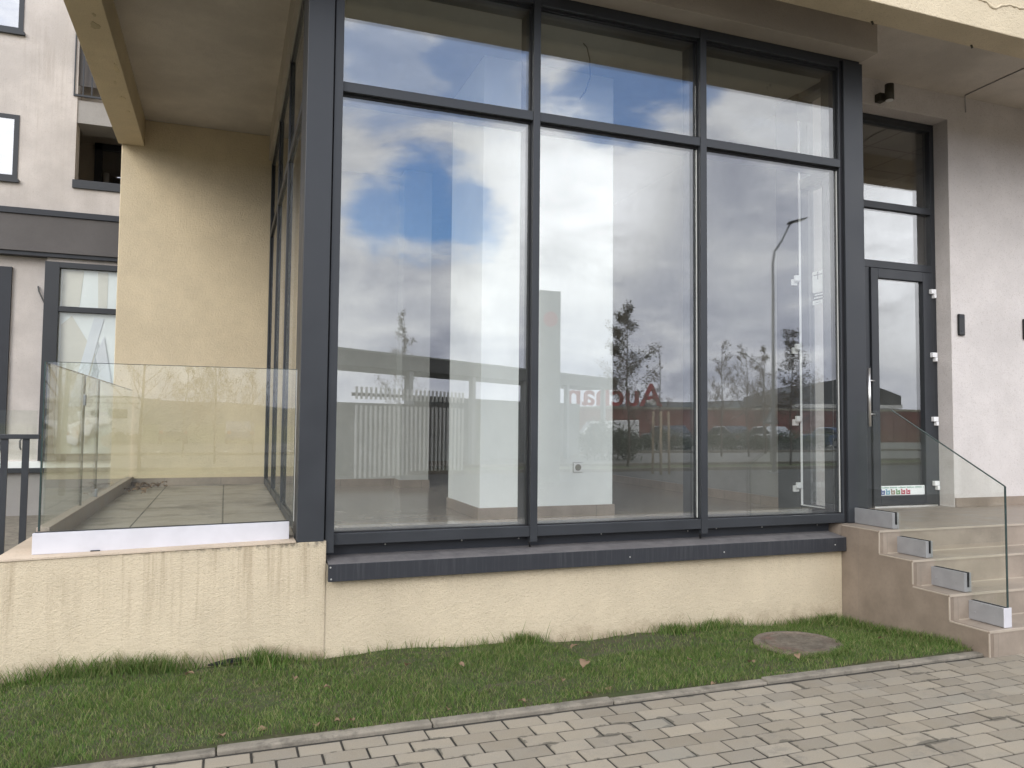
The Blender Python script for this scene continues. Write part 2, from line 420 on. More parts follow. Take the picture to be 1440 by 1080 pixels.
# grass blades
def blade(m,x,y,z,h,w,an,lean,la):
    dx,dy=math.cos(an)*w,math.sin(an)*w; lx,ly=math.cos(la)*lean,math.sin(la)*lean
    m.add([(x-dx,y-dy,z),(x+dx,y+dy,z),(x+dx*.75+lx*.4,y+dy*.75+ly*.4,z+h*.55),(x-dx*.75+lx*.4,y-dy*.75+ly*.4,z+h*.55),(x+lx,y+ly,z+h)],[(0,1,2,3),(3,2,4)])
m=M(); rr=random.Random(3)
def dens(x,y):
    d=1.0
    # thin worn soil along the plinth and by the kerb
    e=.5+.5*math.sin(x*2.3+1.2)+.35*math.sin(x*5.1)
    if y>4.93-.05*e and .3<x<4.0: d*=.5
    if y>4.62 and 2.2<x<3.2: d*=.45-.25*math.sin((x-2.2)*3.14)
    if (x-3.70)**2+(y-4.36)**2<(.275+.025*math.sin(7*math.atan2(y-4.36,x-3.70)))**2: d=0
    
    if y>4.97 and -.15<x<.22: d*=.15
    return d
n=0
while n<105000:
    x=rr.uniform(-2.6,4.70); y=rr.uniform(3.862,5.045)
    if x<-1.6 and rr.random()<.4: continue
    d=dens(x,y)
    n+=1
    if rr.random()>d: continue
    cl=.75+.35*math.sin(x*4.7+math.sin(y*6))*math.sin(y*5.3+x)
    h=rr.uniform(.014,.040)*cl+.006
    blade(m,x,y,lz(x,y)-.004,h,rr.uniform(.0011,.0022),rr.uniform(0,6.3),h*rr.uniform(.2,1.0),rr.uniform(0,6.3))
for k in range(3800):     # unmown fringe against the walls
    x=rr.choice([rr.uniform(-1.3,.62),rr.gauss(-.75,.16),rr.gauss(-.35,.12),rr.gauss(.3,.1),rr.gauss(1.95,.07),rr.gauss(3.12,.06),rr.gauss(3.45,.1),rr.gauss(4.3,.12),rr.gauss(4.55,.07),rr.uniform(.7,4.6)])
    if x>4.66 or x<-2: continue
    y=5.035-abs(rr.gauss(0,.045)); 
    if x>.62: y+=.01
    h=rr.uniform(.04,.11)*(1.25 if x<.3 else .85)
    blade(m,x,y,lz(x,y)-.004,h,rr.uniform(.0014,.0028),rr.uniform(0,6.3),h*rr.uniform(.2,.8),rr.uniform(0,6.3))
for cx,cy,nb,hh in [(1.95,5.0,26,.17),(3.14,5.0,20,.17),(-.8,4.98,45,.16),(-.4,5.0,40,.15),(.3,5.0,18,.17),(4.45,4.9,40,.12),(4.6,4.6,40,.09),(-1.1,4.97,25,.13)]:
    for k in range(nb):
        x=cx+rr.gauss(0,.09); y=min(5.04,cy+rr.gauss(0,.03)); h=hh*rr.uniform(.4,1)
        if x>4.68: continue
        blade(m,x,y,lz(x,y)-.004,h,rr.uniform(.0018,.0032),rr.uniform(0,6.3),h*rr.uniform(.3,1.2),rr.uniform(0,6.3))
for k in range(2200):
    a=rr.choice([rr.uniform(0,6.3),rr.gauss(4.4,.9)]); r_=.285+abs(rr.gauss(0,.03))*(1 if math.sin(a)>0 else 1.2)-.015*rr.random(); h=rr.uniform(.02,.05)*(1 if math.sin(a)<.2 else .6)
    x,y=3.70+r_*math.cos(a),4.36+r_*math.sin(a); blade(m,x,y,lz(x,y)-.004,h,.0019,rr.uniform(0,6.3),h*rr.uniform(.3,1.2),rr.uniform(0,6.3))
for k in range(1500):   # long grass along the steps' side wall
    y=rr.uniform(3.95,5.0); x=4.70-abs(rr.gauss(0,.05)); h=rr.uniform(.03,.08)
    blade(m,x,y,lz(x,y)-.004,h,.002,rr.uniform(0,6.3),h*rr.uniform(.2,.9),rr.uniform(0,6.3))
tag(m.build('grass',m_grass,origin=(0,0,0)),kind='stuff',cat='grass',label='short mown green grass strip between the yellow plinth and the pavers')

# manhole lid
m=M(); n=40
prof=[(.31,-.03),(.31,.016),(.30,.026),(.262,.028),(.255,.020),(.235,.020),(.228,.028),(.02,.032)]
vs=[]
for r_,z_ in prof:
    for k in range(n): a=2*math.pi*k/n; vs.append((3.70+r_*math.cos(a),4.36+r_*math.sin(a)*.97,z_+.004+random.uniform(-.0015,.0015)))
fs=[(i*n+k,i*n+(k+1)%n,(i+1)*n+(k+1)%n,(i+1)*n+k) for i in range(len(prof)-1) for k in range(n)]+[tuple((len(prof)-1)*n+k for k in range(n))]
m.add(vs,fs)
mho=m.build('manhole_cover',m_manhole); mho['wl']=(3.70,4.36,-.03)
tag(mho,'round weathered concrete manhole cover with reddish stains in the lawn','manhole cover')
# dark gap at the wall foot, its darkness built as a black strip
m=M(); pts=[(-.06,.030),(.02,.048),(.10,.056),(.17,.050),(.165,.040),(.08,.034),(.0,.024)]
m.prism(pts,lambda u,w,d:(u,d,w+.018),5.02,5.06)
tag(m.build('dark_gap_strip',m_rub),'black strip standing for a dark gap at the foot of the stained yellow wall','dark gap strip')

# fallen leaves
def leaf_mesh(seed):
    q=random.Random(seed); m=M(); L=q.uniform(.035,.055); w=L*q.uniform(.32,.45); n=6; vs=[]
    for i in range(n+1):
        t=i/n; ww=w*math.sin(math.pi*min(1,t*.92+.06))**.8; zc=.012*math.sin(t*3)+.004
        vs+=[((t-.5)*L,-ww,zc+.010*q.random()),((t-.5)*L,0,zc-.002),((t-.5)*L,ww,zc+.012*q.random())]
    fs=[]
    for i in range(n): a=i*3; fs+=[(a,a+1,a+4,a+3),(a+1,a+2,a+5,a+4)]
    m.add(vs,fs,0,True); o=m.build('fallen_leaf',m_dryleaf,origin=(0,0,0)); return o
protos=[leaf_mesh(i) for i in range(4)]
def put_leaf(i,x,y,z,sc,label,group):
    src=protos[i%4]
    o=src if not src.get('used') else src.copy()
    if o is src: src['used']=1
    else: COL.objects.link(o)
    o.location=(x,y,z); o.rotation_euler=(random.uniform(-.4,.4),random.uniform(-.4,.4),random.uniform(0,6.3)); o.scale=(sc,)*3
    tag(o,label,'leaf',group); return o
q=random.Random(11); i=0
for (x,y) in [(2.05,4.28),(1.35,4.5),(1.05,4.62),(.55,4.35),(-.15,4.75),(2.75,4.25),(3.05,4.02),(1.8,4.05),(3.42,4.05),(.4,4.6),(2.2,4.75),(4.25,4.2)]:
    put_leaf(i,x,y,lz(x,y)+.038,.95 if i else 1.5,'small dry tan leaf lying in the mown grass','dry leaves on the lawn'); i+=1
for (x,y) in [(.45,3.90),(.62,3.91),(.20,3.93),(1.1,3.9),(1.5,3.89),(1.95,3.895),(2.02,3.91),(2.62,3.80),(.02,3.92),(.55,3.93),(1.88,3.88)]:
    put_leaf(i,x,y,.034,.85,'brown dry leaf caught along the concrete lawn edging','dry leaves along the edging'); i+=1

# ------------------------------------------------------------------ SHOP BUILDING
BO=(2.5,7.0,0.0)
bld=empty('shop_building',BO,'cream shop building with a tall dark framed glass bay and overhanging storey','building')
# terrace base block (slightly rising coping)
def zt(x): return .713+(x+1.18)/(.618+1.18)*.042
m=M().hexa([(-1.18,5.05,-.5),(.618,5.05,-.5),(.618,9.65,-.5),(-1.18,9.65,-.5),(-1.18,5.05,zt(-1.18)-.006),(.618,5.05,zt(.618)-.006),(.618,9.65,zt(.618)-.006),(-1.18,9.65,zt(-1.18)-.006)])
m.build('terrace_base',m_yel_base,bld,bevel=.006)
# coping strips round the terrace floor
m=M()
def cop(x0,x1,y0,y1,e=.0):
    m.hexa([(x0,y0,zt(x0)-.006),(x1,y0,zt(x1)-.006),(x1,y1,zt(x1)-.006),(x0,y1,zt(x0)-.006),(x0,y0,zt(x0)+.004),(x1,y0,zt(x1)+.004),(x1,y1,zt(x1)+.004),(x0,y1,zt(x0)+.004)])
cop(-1.19,.430,5.042,5.25); cop(-1.19,-1.02,5.25,9.65)
m.build('coping',m_cover,bld)
M().hexa([(-.95,5.24,.70),(.44,5.24,.70),(.44,9.65,.70),(-.95,9.65,.70),(-.95,5.24,.755),(.44,5.24,.765),(.44,9.65,.765),(-.95,9.65,.755)]).build('terrace_floor',m_terr,bld)
B(-1.02,-.95,5.25,9.65,.70,.865).build('terrace_kerb',m_iskirt,bld,bevel=.004)
B(-.95,.44,9.63,9.65,.755,.845).build('terrace_skirting',m_iskirt,bld)
B(.618,4.72,5.06,5.30,-.5,.60).build('plinth_wall',m_yel_plinth,bld)
B(-1.18,.45,9.65,10.7,-.4,4.92).build('terrace_end_wall',m_yel,bld,bevel=.008)
# overhang
B(-1.2,14,4.58,14,4.92,5.0).build('soffit',m_soff,bld)
B(-1.215,14,4.33,4.58,4.625,5.3).build('fascia_beam',m_yel_top,bld,bevel=.006)
B(-1.215,-.945,4.58,9.65,4.61,4.92).build('side_beam',m_yel,bld,bevel=.006)
B(-1.215,14,4.58,14,5.0,9.5).build('upper_storey',m_yel_top,bld)
B(-1.215,14,4.34,4.58,5.3,9.5).build('upper_front_wall',m_yel_top,bld)
B(.40,5.045,4.93,5.40,4.62,4.92).build('bay_head_beam',m_soffr,bld,bevel=.005)
B(.41,.60,5.40,9.65,4.62,4.92).build('side_bay_head_beam',m_soffr,bld)
# peeled paint on beams
def peel(name,cx,cy,z,rx,ry,seed):
    qq=random.Random(seed); m=M(); vs=[]
    for k in range(14):
        a=2*math.pi*k/14; rr_=qq.uniform(.5,1.1); vs.append((cx+rx*rr_*math.cos(a),cy+ry*rr_*math.sin(a)))
    m.prism(vs,lambda u,w,d:(u,w,d),z-.004,z+.02); return m
m_peel=plaster('bare_filler_patch',(.66,.55,.36),grain=40,depth=.004,blot=.3)
for k,(cx,cy,rx,ry) in enumerate([(-1.05,6.79,.04,.07),(-.99,7.56,.025,.12),(-1.02,8.25,.03,.06),(-1.04,7.9,.015,.05),(-1.0,8.6,.02,.04),(-1.03,6.6,.015,.03)]):
    peel('p',cx,cy,4.61,rx,ry,k).build('peeled_paint',m_peel,bld)
# blistered paint ridge on the fascia
m=M(); pts=[]
x=5.28
while x<6.5:
    pts.append((x,4.330,4.86-.055*math.exp(-((x-5.62)/.07)**2)+.03*(x-5.5)+random.uniform(-.008,.008))); x+=.03
m.tube(pts,[random.uniform(.004,.012) for _ in pts],6)
m.build('blistered_paint_ridge',m_yel_top,bld)
for sx in (4.607,5.65):
    m=M(); m.tube([(sx,4.56,4.635),(sx+.005,4.55,4.60)],.009,6); m.build('rusty_anchor',m_bronze,bld)

# ---- bay window (front)
F=5.10; G0,G1=5.155,5.179
XL,XA0,XA1,XB0,XB1,XR=.668,2.019,2.073,3.421,3.478,4.813
ZB0,ZB1,ZT0,ZT1,ZH0,ZH1=.709,.781,3.674,3.741,4.535,4.614
win=M()
# corner posts
win.box(.4365,.602,5.05,5.36,.744,4.63)
win.box(.612,XL,5.075,5.34,.665,4.60)
win.box(.602,.612,5.09,5.30,.72,4.6,1)
win.box(4.838,5.042,5.10,5.30,.704,4.598)
win.box(XR,4.838,5.125,5.33,.70,4.60,1)
win.box(4.80,XR,5.122,5.33,.75,4.60)
for a,b in ((XA0,XA1),(XB0,XB1)):
    win.box(a,b,F,5.15,.672,4.60); win.box(a+.012,b-.012,5.15,5.185,.69,4.6,1); win.box(a,b,5.185,5.36,.70,4.6)
for a,b in ((XL,XA0),(XA1,XB0),(XB1,4.80)):
    for z0,z1 in ((ZB0,ZB1),(ZT0,ZT1),(ZH0,ZH1)):
        win.box(a,b,F+.006,5.15,z0,z1); win.box(a,b,5.15,5.185,z0+.010,z1-.010,1); win.box(a,b,5.185,5.345,z0-.004,z1+.004)
win.box(.46,5.02,F+.01,5.33,4.60,4.621)
wo=win.build('bay_window',[m_ant,m_rub],bld,bevel=.003)
for a,b in ((XL,XA0),(XA1,XB0),(XB1,4.80)):
    for z0,z1 in ((ZB1,ZT0),(ZT1,ZH0)):
        B(a-.004,b+.004,G0,G1,z0-.006,z1+.006).build('pane',m_gwin,wo)
        s=M(); w=.007
        s.box(a,a+w,G0-.012,G0-.001,z0,z1); s.box(b-w,b,G0-.012,G0-.001,z0,z1); s.box(a+w,b-w,G0-.012,G0-.001,z0,z0+w); s.box(a+w,b-w,G0-.012,G0-.001,z1-.014,z1)
        s.build('gasket',m_rub,wo)
# pale spacer lines beside the right hand edges of the panes
for b in (XB0,4.80):
    B(b-.010,b-.0075,G0-.013,G0-.002,ZB1+.01,ZT0-.02).build('pale_seal',m_seal,wo)
# sill and flashing
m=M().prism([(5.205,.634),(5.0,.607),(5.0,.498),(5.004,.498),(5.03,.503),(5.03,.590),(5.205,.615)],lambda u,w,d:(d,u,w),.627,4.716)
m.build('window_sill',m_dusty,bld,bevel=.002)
B(.622,4.72,5.20,5.30,.60,.735).build('sill_flashing',m_antd,bld)
sc=M()
def screw(x,y,z,nx=0,ny=-1,r=.006):
    n=8; c=[(x+r*math.cos(2*math.pi*k/n),y-.0015,z+r*math.sin(2*math.pi*k/n)) for k in range(n)]
    c2=[(x+r*.7*math.cos(2*math.pi*k/n),y-.005,z+r*.7*math.sin(2*math.pi*k/n)) for k in range(n)]
    sc.add(c+c2,[(k,(k+1)%n,n+(k+1)%n,n+k) for k in range(n)]+[tuple(n+k for k in range(n))])
for x,z in [(.64,.588),(.645,.515),(3.55,.545),(2.75,.548),(4.60,.553)]: screw(x,5.0,z)
for x in (.66,1.02,1.55,1.97,2.62,3.36,3.53,3.62,4.05,4.6): screw(x,5.20,.688+random.uniform(-.008,.008))
so=sc.build('screw_heads',m_screw,bld); so.name='screw'; so['kind']='stuff'
for x in (2.045,3.45):
    M().tube([(x-.012,5.145,.678),(x-.014,5.15,.655),(x-.006,5.155,.632)],[.010,.008,.006],7).build('drain_spout',m_blk,wo)

# ---- left return of the bay (facing the terrace)
ret=M(); XO=.44
ys=[5.40,6.72,8.12,9.55]
for k,y in enumerate(ys):
    ret.box(XO,XO+.020,y,y+.06,.765,4.62); ret.box(XO+.048,XO+.17,y+.006,y+.054,.765,4.62)
for k in range(3):
    for z0,z1 in ((.766,.83),(3.674,3.741),(4.535,4.62)):
        ret.box(XO+.003,XO+.020,ys[k]+.06,ys[k+1],z0,z1); ret.box(XO+.048,XO+.17,ys[k]+.06,ys[k+1],z0,z1)
ro=ret.build('terrace_window',[m_ant],bld,bevel=.003)
for k in range(3):
    for z0,z1 in ((.83,3.674),(3.741,4.535)):
        B(XO+.022,XO+.046,ys[k]+.050,ys[k+1]+.010,z0-.01,z1+.01).build('pane',m_gwin,ro)
B(XO+.02,XO+.06,9.615,9.65,.766,4.62).build('end_trim',m_ant,ro)
# ---- right return of the bay
XO=4.93
rr2=M()
rr2.box(4.86,5.04,5.30,5.375,.70,4.60); rr2.box(4.86,5.04,5.70,6.0,.70,4.60)
rr2.box(4.88,5.03,5.375,5.70,.70,.79); rr2.box(4.88,5.03,5.375,5.70,3.66,3.75); rr2.box(4.88,5.03,5.375,5.70,4.50,4.60)
rro=rr2.build('porch_side_window',m_ant,bld,bevel=.003)
for z0,z1 in ((.79,3.66),(3.75,4.50)): B(4.93,4.954,5.37,5.705,z0,z1).build('pane',m_gwin,rro)
B(4.865,4.885,5.694,5.699,.79,4.3).build('white_seal',m_wplast,rro)
B(4.855,4.878,5.385,5.69,.79,.797).build('frame_highlight_strip',m_wplast,rro)  # white strip painting the highlight along the bottom inner frame
for z in (2.83,2.206,1.557,.964):
    h=M(); h.box(4.80,4.855,5.665,5.69,z-.02,z+.03); h.box(4.80,4.855,5.705,5.73,z-.055,z+.0); h.box(4.815,4.855,5.69,5.705,z-.03,z+.02)
    h.build('hinge',m_wplast,rro,bevel=.003)

# ---- interior shell
B(.44,5.0,5.31,13.9,.60,.72).build('interior_floor',m_ifl,bld)
B(.44,5.1,5.36,13.9,4.555,4.62).build('interior_ceiling',m_iceil,bld)
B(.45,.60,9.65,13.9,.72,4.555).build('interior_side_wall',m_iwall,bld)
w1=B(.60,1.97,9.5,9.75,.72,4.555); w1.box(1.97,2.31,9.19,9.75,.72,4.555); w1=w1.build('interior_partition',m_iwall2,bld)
k=B(.60,1.97,9.486,9.5,.72,.81); k.box(1.956,2.324,9.176,9.19,.72,.81); k.box(1.956,1.97,9.19,9.486,.72,.81); k.build('skirting',m_iskirt,w1)
w2=B(2.31,5.0,13.6,13.75,.72,4.555).build('interior_rear_wall',m_iwall,bld)
B(2.31,5.0,13.585,13.6,.72,.81).build('skirting',m_iskirt,w2)
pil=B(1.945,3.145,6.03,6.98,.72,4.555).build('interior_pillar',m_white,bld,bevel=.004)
k=B(1.93,3.16,6.015,6.03,.72,.812); k.box(1.93,1.945,6.03,6.98,.72,.812); k.box(3.145,3.16,6.03,6.98,.72,.812); k.build('skirting',m_iskirt,pil,bevel=.002)
k=B(2.773,2.855,6.019,6.03,1.09,1.17); k.tube([(2.814,6.0195,1.13),(2.814,6.0165,1.13)],.028,16,1); k.box(2.770,2.858,6.026,6.0295,1.087,1.173,1); k=k.build('wall_socket',[m_wplast,m_greylight],pil)
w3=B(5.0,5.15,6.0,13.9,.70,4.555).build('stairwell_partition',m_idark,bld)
B(4.985,5.0,6.0,13.6,.72,.81).build('skirting',m_iskirt,w3)
# ceiling wire
m=M(); m.tube([(2.62,5.55,4.555),(2.66,5.56,4.53),(2.69,5.57,4.44),(2.70,5.58,4.30),(2.66,5.59,4.18),(2.62,5.60,4.12)],.0045,6)
tag(m.build('hanging_cable',m_blk),'thin black cable dangling from the interior ceiling behind the middle upper pane','cable')

# ---- porch wall and stairwell
pw=M()
pw.box(5.045,5.55,5.83,6.10,.70,4.93); pw.box(5.55,6.875,5.83,6.10,4.655,4.93); pw.box(6.875,14,5.83,6.10,.60,4.93)
pw.build('porch_wall',m_pink,bld,bevel=.004)
B(6.88,14,5.817,5.83,.70,.792).build('porch_skirting',m_stepv,bld,bevel=.002)
for dx in (0,):
    st=B(5.2,9.0,9.2,9.35,.7,4.8); st.box(8.2,8.35,6.1,9.2,.7,4.8); st.build('stairwell_wall',m_iwall,bld)
B(5.15,9,6.0,9.3,.60,.70).build('stairwell_floor',m_ifl,bld)
m_ctile=tile('ceiling_tile',(.30,.285,.26),.62,.62,grout=(.13,.12,.11),mort=.012)
B(5.15,9,6.10,9.3,4.70,4.78).build('stairwell_ceiling',m_ctile,bld)
# door set
dr=M(); D=6.0
dr.box(5.55,5.985,D,D+.09,.70,3.09); dr.box(5.55,5.63,D,D+.09,3.09,4.65); dr.box(6.815,6.872,D,D+.09,.70,4.65)
dr.box(5.63,6.815,D,D+.09,4.575,4.65); dr.box(5.63,6.815,D,D+.09,3.695,3.765); dr.box(5.63,6.815,D,D+.09,3.09,3.165)
dro=dr.build('entrance_door',[m_ant],bld,bevel=.003)
lf=M(); L0,L1,LZ0,LZ1=5.992,6.808,.722,3.083
lf.box(L0,6.085,D-.018,D+.06,LZ0,LZ1); lf.box(6.675,L1,D-.018,D+.06,LZ0,LZ1); lf.box(6.085,6.675,D-.018,D+.06,LZ0,.815); lf.box(6.085,6.675,D-.018,D+.06,2.985,LZ1)
lfo=lf.build('door_leaf',m_ant,dro,bevel=.004)
B(6.08,6.68,D+.012,D+.034,.81,2.99).build('pane',m_gwin,dro)
for z0,z1 in ((3.165,3.695),(3.765,4.575)): B(5.62,6.82,D+.03,D+.054,z0,z1).build('pane',m_gwin,dro)
B(5.99,6.81,D-.03,D+.05,.70,.716).build('threshold',m_steel,dro)
m=M(); m.tube([(5.885,5.92,1.50),(5.885,5.92,2.07)],.017,14)
for z in (1.62,1.95): m.tube([(5.885,5.92,z),(5.95,5.95,z),(6.02,5.985,z)],.008,8)
m.build('pull_handle',m_steel,dro)
for z in (2.883,2.231,1.576,.926):
    h=M(); h.box(6.752,6.815,5.945,5.982,z-.02,z+.028); h.box(6.79,6.818,5.945,6.0,z-.062,z-.021)
    h.build('hinge',m_wplast,dro,bevel=.004)

# stickers and notices
m=M(); m.box(6.09,6.672,D+.002,D+.006,.818,.912); 
for k in range(46):
    x=6.105+k*.0121
    if k%9==8: continue
    m.box(x,x+.009,D-.0005,D+.002,.889,.889+random.uniform(.007,.013),1)
cols=[(.05,.09,.25),(.15,.35,.45),(.30,.22,.16),(.14,.28,.12),(.45,.06,.08),(.5,.05,.10)]
ml=[m_paper,simple('faded_green_ink',(.30,.45,.38),.6)]
for k,c in enumerate(cols):
    ml.append(simple('icon_ink_%d'%k,c,.6)); x=6.097+k*.066
    i2=2+k; y0,y1=D-.0005,D+.002
    m.box(x,x+.012,y0,y1,.826,.872,i2); m.box(x+.038,x+.05,y0,y1,.826,.868,i2); m.box(x+.012,x+.038,y0,y1,.826,.838,i2)
    m.box(x-.006,x+.012,y0,y1,.872,.880,i2); m.box(x+.018,x+.033,y0,y1,.846,.866,i2)
tag(m.build('door_sticker',ml),'white sticker strip with six coloured icons at the foot of the door glass','sticker')
def notice():
    m=M(); X=4.856
    def r(y0,y1,z0,z1,mi,e=0): m.box(X-.003-e,X-e,y0,y1,z0,z1,mi)
    r(5.372,5.512,2.675,2.86,0); r(5.372,5.512,2.605,2.668,1); r(5.372,5.512,2.565,2.602,0)
    r(5.39,5.495,2.822,2.832,2,.003); r(5.437,5.449,2.785,2.845,2,.003); m.tube([(X-.006,5.443,2.848),(X-.003,5.443,2.848)],.009,10,2)
    for j,z in enumerate((2.652,2.625)):
        y=5.385
        while y<5.49:
            w=random.uniform(.006,.014); r(y,y+w,z-.006,z+.006,0,.003); y+=w+.005
    r(5.415,5.47,2.582,2.586,2,.003)
    return m.build('paper_notice',[m_paper,m_inkd,m_ink])
tag(notice(),'white paper notice with a small pictogram and dark text band inside the right pane','notice')

# ---- wall lamp, intercoms, soffit cable
lampo=empty('wall_lamp',(5.97,5.83,4.72),'dark bronze up and down wall light above the entrance door','wall light')
B(5.915,5.985,5.76,5.83,4.68,4.76).build('bracket',m_bronze,lampo,bevel=.004)
m=M(); m.tube([(5.97,5.70,4.665),(5.97,5.70,4.82)],.042,24); m.tube([(5.97,5.70,4.66),(5.97,5.70,4.668)],.036,24,1)
m.build('cylinder_body',[m_bronze,m_lampl],lampo)
def intercom(x,label):
    o=empty('door_intercom',(x,5.83,2.43),label,'intercom','door intercoms')
    B(x-.043,x+.043,5.805,5.83,2.43,2.65).build('housing',m_blk,o,bevel=.010)
    k=B(x-.03,x+.03,5.8025,5.8055,2.61,2.632); k.build('speaker_slot',m_antd,o)
    k=M(); k.tube([(x,5.8055,2.475),(x,5.8015,2.475)],.012,14); k.build('button',m_antd,o)
    return o
intercom(6.995,'narrow black intercom on the pale wall nearest the door frame')
intercom(7.922,'black intercom cut off by the right edge of the picture')
m=M(); m.tube([(7.2,4.60,4.914),(7.04,5.13,4.913),(7.05,5.45,4.915),(7.06,5.775,4.912),(7.09,5.80,4.85),(7.095,5.80,4.75)],.006,6)
tag(m.build('soffit_cable',m_greylight),'thin grey cable along the porch soffit with its end hanging down by the wall','cable')

# ---- entrance steps
stp=empty('entrance_steps',(6,4.7,0),'beige tiled entrance steps leading up to the glass door','steps')
prof=[(3.764,-.3),(3.764,.166),(4.06,.166),(4.06,.340),(4.364,.340),(4.364,.526),(4.67,.526),(4.67,.70),(5.06,.70),(5.06,-.3)]
side=M().prism(prof,lambda u,w,d:(d,u,w),4.72,4.76); side.build('side_cladding',m_stepv,stp,bevel=.003)
body=M().prism(prof,lambda u,w,d:(d,u,w),4.76,9.5); body.box(4.76,14,5.06,5.83,.3,.70); body.box(5.05,6.9,5.83,6.0,.3,.70); body.box(9.5,14,4.3,5.06,.3,.70)
body.build('treads',m_step,stp)
nz=M()
for y,z in ((3.764,.166),(4.06,.340),(4.364,.526),(4.67,.70)):
    nz.box(4.722,9.5,y-.005,y+.010,z-.012,z+.003)
    y2={3.764:4.06,4.06:4.364,4.364:4.67}.get(y)
    if y2: nz.box(4.80,9.5,y2-.006,y2,z,z+.006)
    nz.box(4.7175,4.726,y-.003,y+.005,z-.17,z-.013)
    nz.box(4.7175,4.727,y+.01,(y2 or 5.05),z-.006,z+.002)
nz.build('nosing_trim',m_nose,stp)
# ---- steps balustrade
bal=empty('steps_balustrade',(4.94,4.5,.3),'frameless clear glass balustrade with sloping top beside the entrance steps','balustrade')
poly=[(5.12,.76),(5.12,1.628),(4.74,1.628),(3.80,1.103),(3.80,.23),(4.085,.23),(4.085,.42),(4.395,.42),(4.395,.60),(4.70,.60),(4.70,.76)]
gp=M().prism(poly,lambda u,w,d:(d,u,w),4.930,4.944).build('glass_panel',m_gbal,bal)
e=M()
def edge(a,b,t=.0015):
    e.prism([(a[0]-.0,a[1]),(b[0],b[1]),(b[0]+(.004 if a[0]==b[0] else 0),b[1]+(0 if a[0]==b[0] else .004)),(a[0]+(.004 if a[0]==b[0] else 0),a[1]+(0 if a[0]==b[0] else .004))],lambda u,w,d:(d,u,w),4.929,4.945)
edge((4.74,1.629),(3.80,1.104)); edge((3.796,1.105),(3.796,.29))
e.build('polished_edge',m_edge,gp)
B(4.929,4.945,5.12,5.124,.76,1.628).build('end_edge',m_seal,gp)
for y0,y1,z0,z1 in ((4.712,5.105,.704,.828),(4.405,4.698,.530,.652),(4.09,4.397,.344,.476),(3.80,4.083,.170,.296)):
    c=M(); c.box(4.900,4.927,y0,y1,z0,z1); c.box(4.947,4.966,y0,y1,z0,z1); c.box(4.927,4.947,y0,y1,z0,z0+.03)
    c.box(4.927,4.9295,y0-.001,y1,z0+.03,z1+.003,1); c.box(4.9445,4.947,y0-.001,y1,z0+.03,z1+.003,1)
    if y0==3.80: c.box(4.898,4.968,3.794,3.80,z0-.002,z1+.002,2)
    for yy in (y0+.07,y1-.07):
        c.tube([(4.9005,yy,(z0+z1)/2-.01),(4.8975,yy,(z0+z1)/2-.01)],.007,8,0)
    c.build('base_channel',[m_alu,m_rub,m_aluw],bal,bevel=.0015)
# ---- terrace balustrade
tb=empty('terrace_balustrade',(-.3,5.2,.72),'frameless clear glass balustrade in a pale channel around the raised terrace','balustrade')
fp=M().hexa([(-.990,5.194,.80),(.425,5.194,.82),(.425,5.206,.82),(-.990,5.206,.80),(-.990,5.194,1.832),(.425,5.194,1.832),(.425,5.206,1.832),(-.990,5.206,1.832)]).build('front_panel',m_gbal,tb)
B(-.999,-.990,5.190,5.210,.85,1.833).build('corner_edge',m_edge,fp)
B(.425,.428,5.193,5.207,.86,1.832).build('end_edge',m_seal,fp)
B(-.99,.425,5.193,5.207,1.832,1.8345).build('top_edge',m_edge,fp)
c=M()
for y0,y1,mi in ((5.160,5.19,0),(5.21,5.24,0)):
    c.hexa([(-1.02,y0,.722),(.398,y0,.742),(.398,y1,.742),(-1.02,y1,.722),(-1.02,y0,.842),(.398,y0,.862),(.398,y1,.862),(-1.02,y1,.842)],mi)
c.hexa([(-1.015,5.19,.73),(.396,5.19,.75),(.396,5.21,.75),(-1.015,5.21,.73),(-1.015,5.19,.846),(.396,5.19,.866),(.396,5.21,.866),(-1.015,5.21,.846)],1)
for x in (-.72,-.02): c.box(x,x+.05,5.150,5.18,.722+(x+1.02)*.014-.004,.722+(x+1.02)*.014+.008,1)
c.build('base_channel',[m_aluw,m_rub],tb,bevel=.002)
ysd=[5.26,6.50,7.20,9.6]
for k in range(3):
    g_=B(-.992,-.980,ysd[k]+.003,ysd[k+1]-.003,.84,1.825).build('side_panel',m_gbal,tb)
    B(-.993,-.979,ysd[k]+.003,ysd[k+1]-.003,1.825,1.828).build('top_edge',m_edge,g_)
    if k: B(-.993,-.979,ysd[k]-.003,ysd[k]+.003,.86,1.82).build('joint_seal',m_edge,g_)
for y in (6.5,):
    B(-1.0,-.972,y-.02,y+.02,1.60,1.68).build('glass_clip',m_alu,tb,bevel=.003)
B(-1.0,-.972,7.18,7.22,.865,.93).build('glass_clip',m_alu,tb,bevel=.003)
# leaf litter on the terrace
q=random.Random(5)
for k in range(34):
    x=-.93+abs(q.gauss(0,.16)); y=9.5-abs(q.gauss(0,.35))
    put_leaf(i,x,y,.775+.02*q.random(),q.uniform(1.0,1.5),'curled dry leaf in the little heap at the far terrace corner','dry leaf heap on the terrace'); i+=1

# ------------------------------------------------------------------ RAILING at far left
rl=empty('metal_railing',(-2.4,6.2,0),'dark grey flat bar railing left of the terrace','railing')
B(-4.2,-1.20,6.18,6.22,1.36,1.392).build('top_rail',m_ant,rl,bevel=.003)
B(-4.2,-1.20,6.19,6.21,.20,.235).build('bottom_rail',m_ant,rl,bevel=.003)
x=-1.305
while x>-4.2:
    B(x,x+.042,6.194,6.206,.0,1.36).build('bar',m_ant,rl); x-=.1255

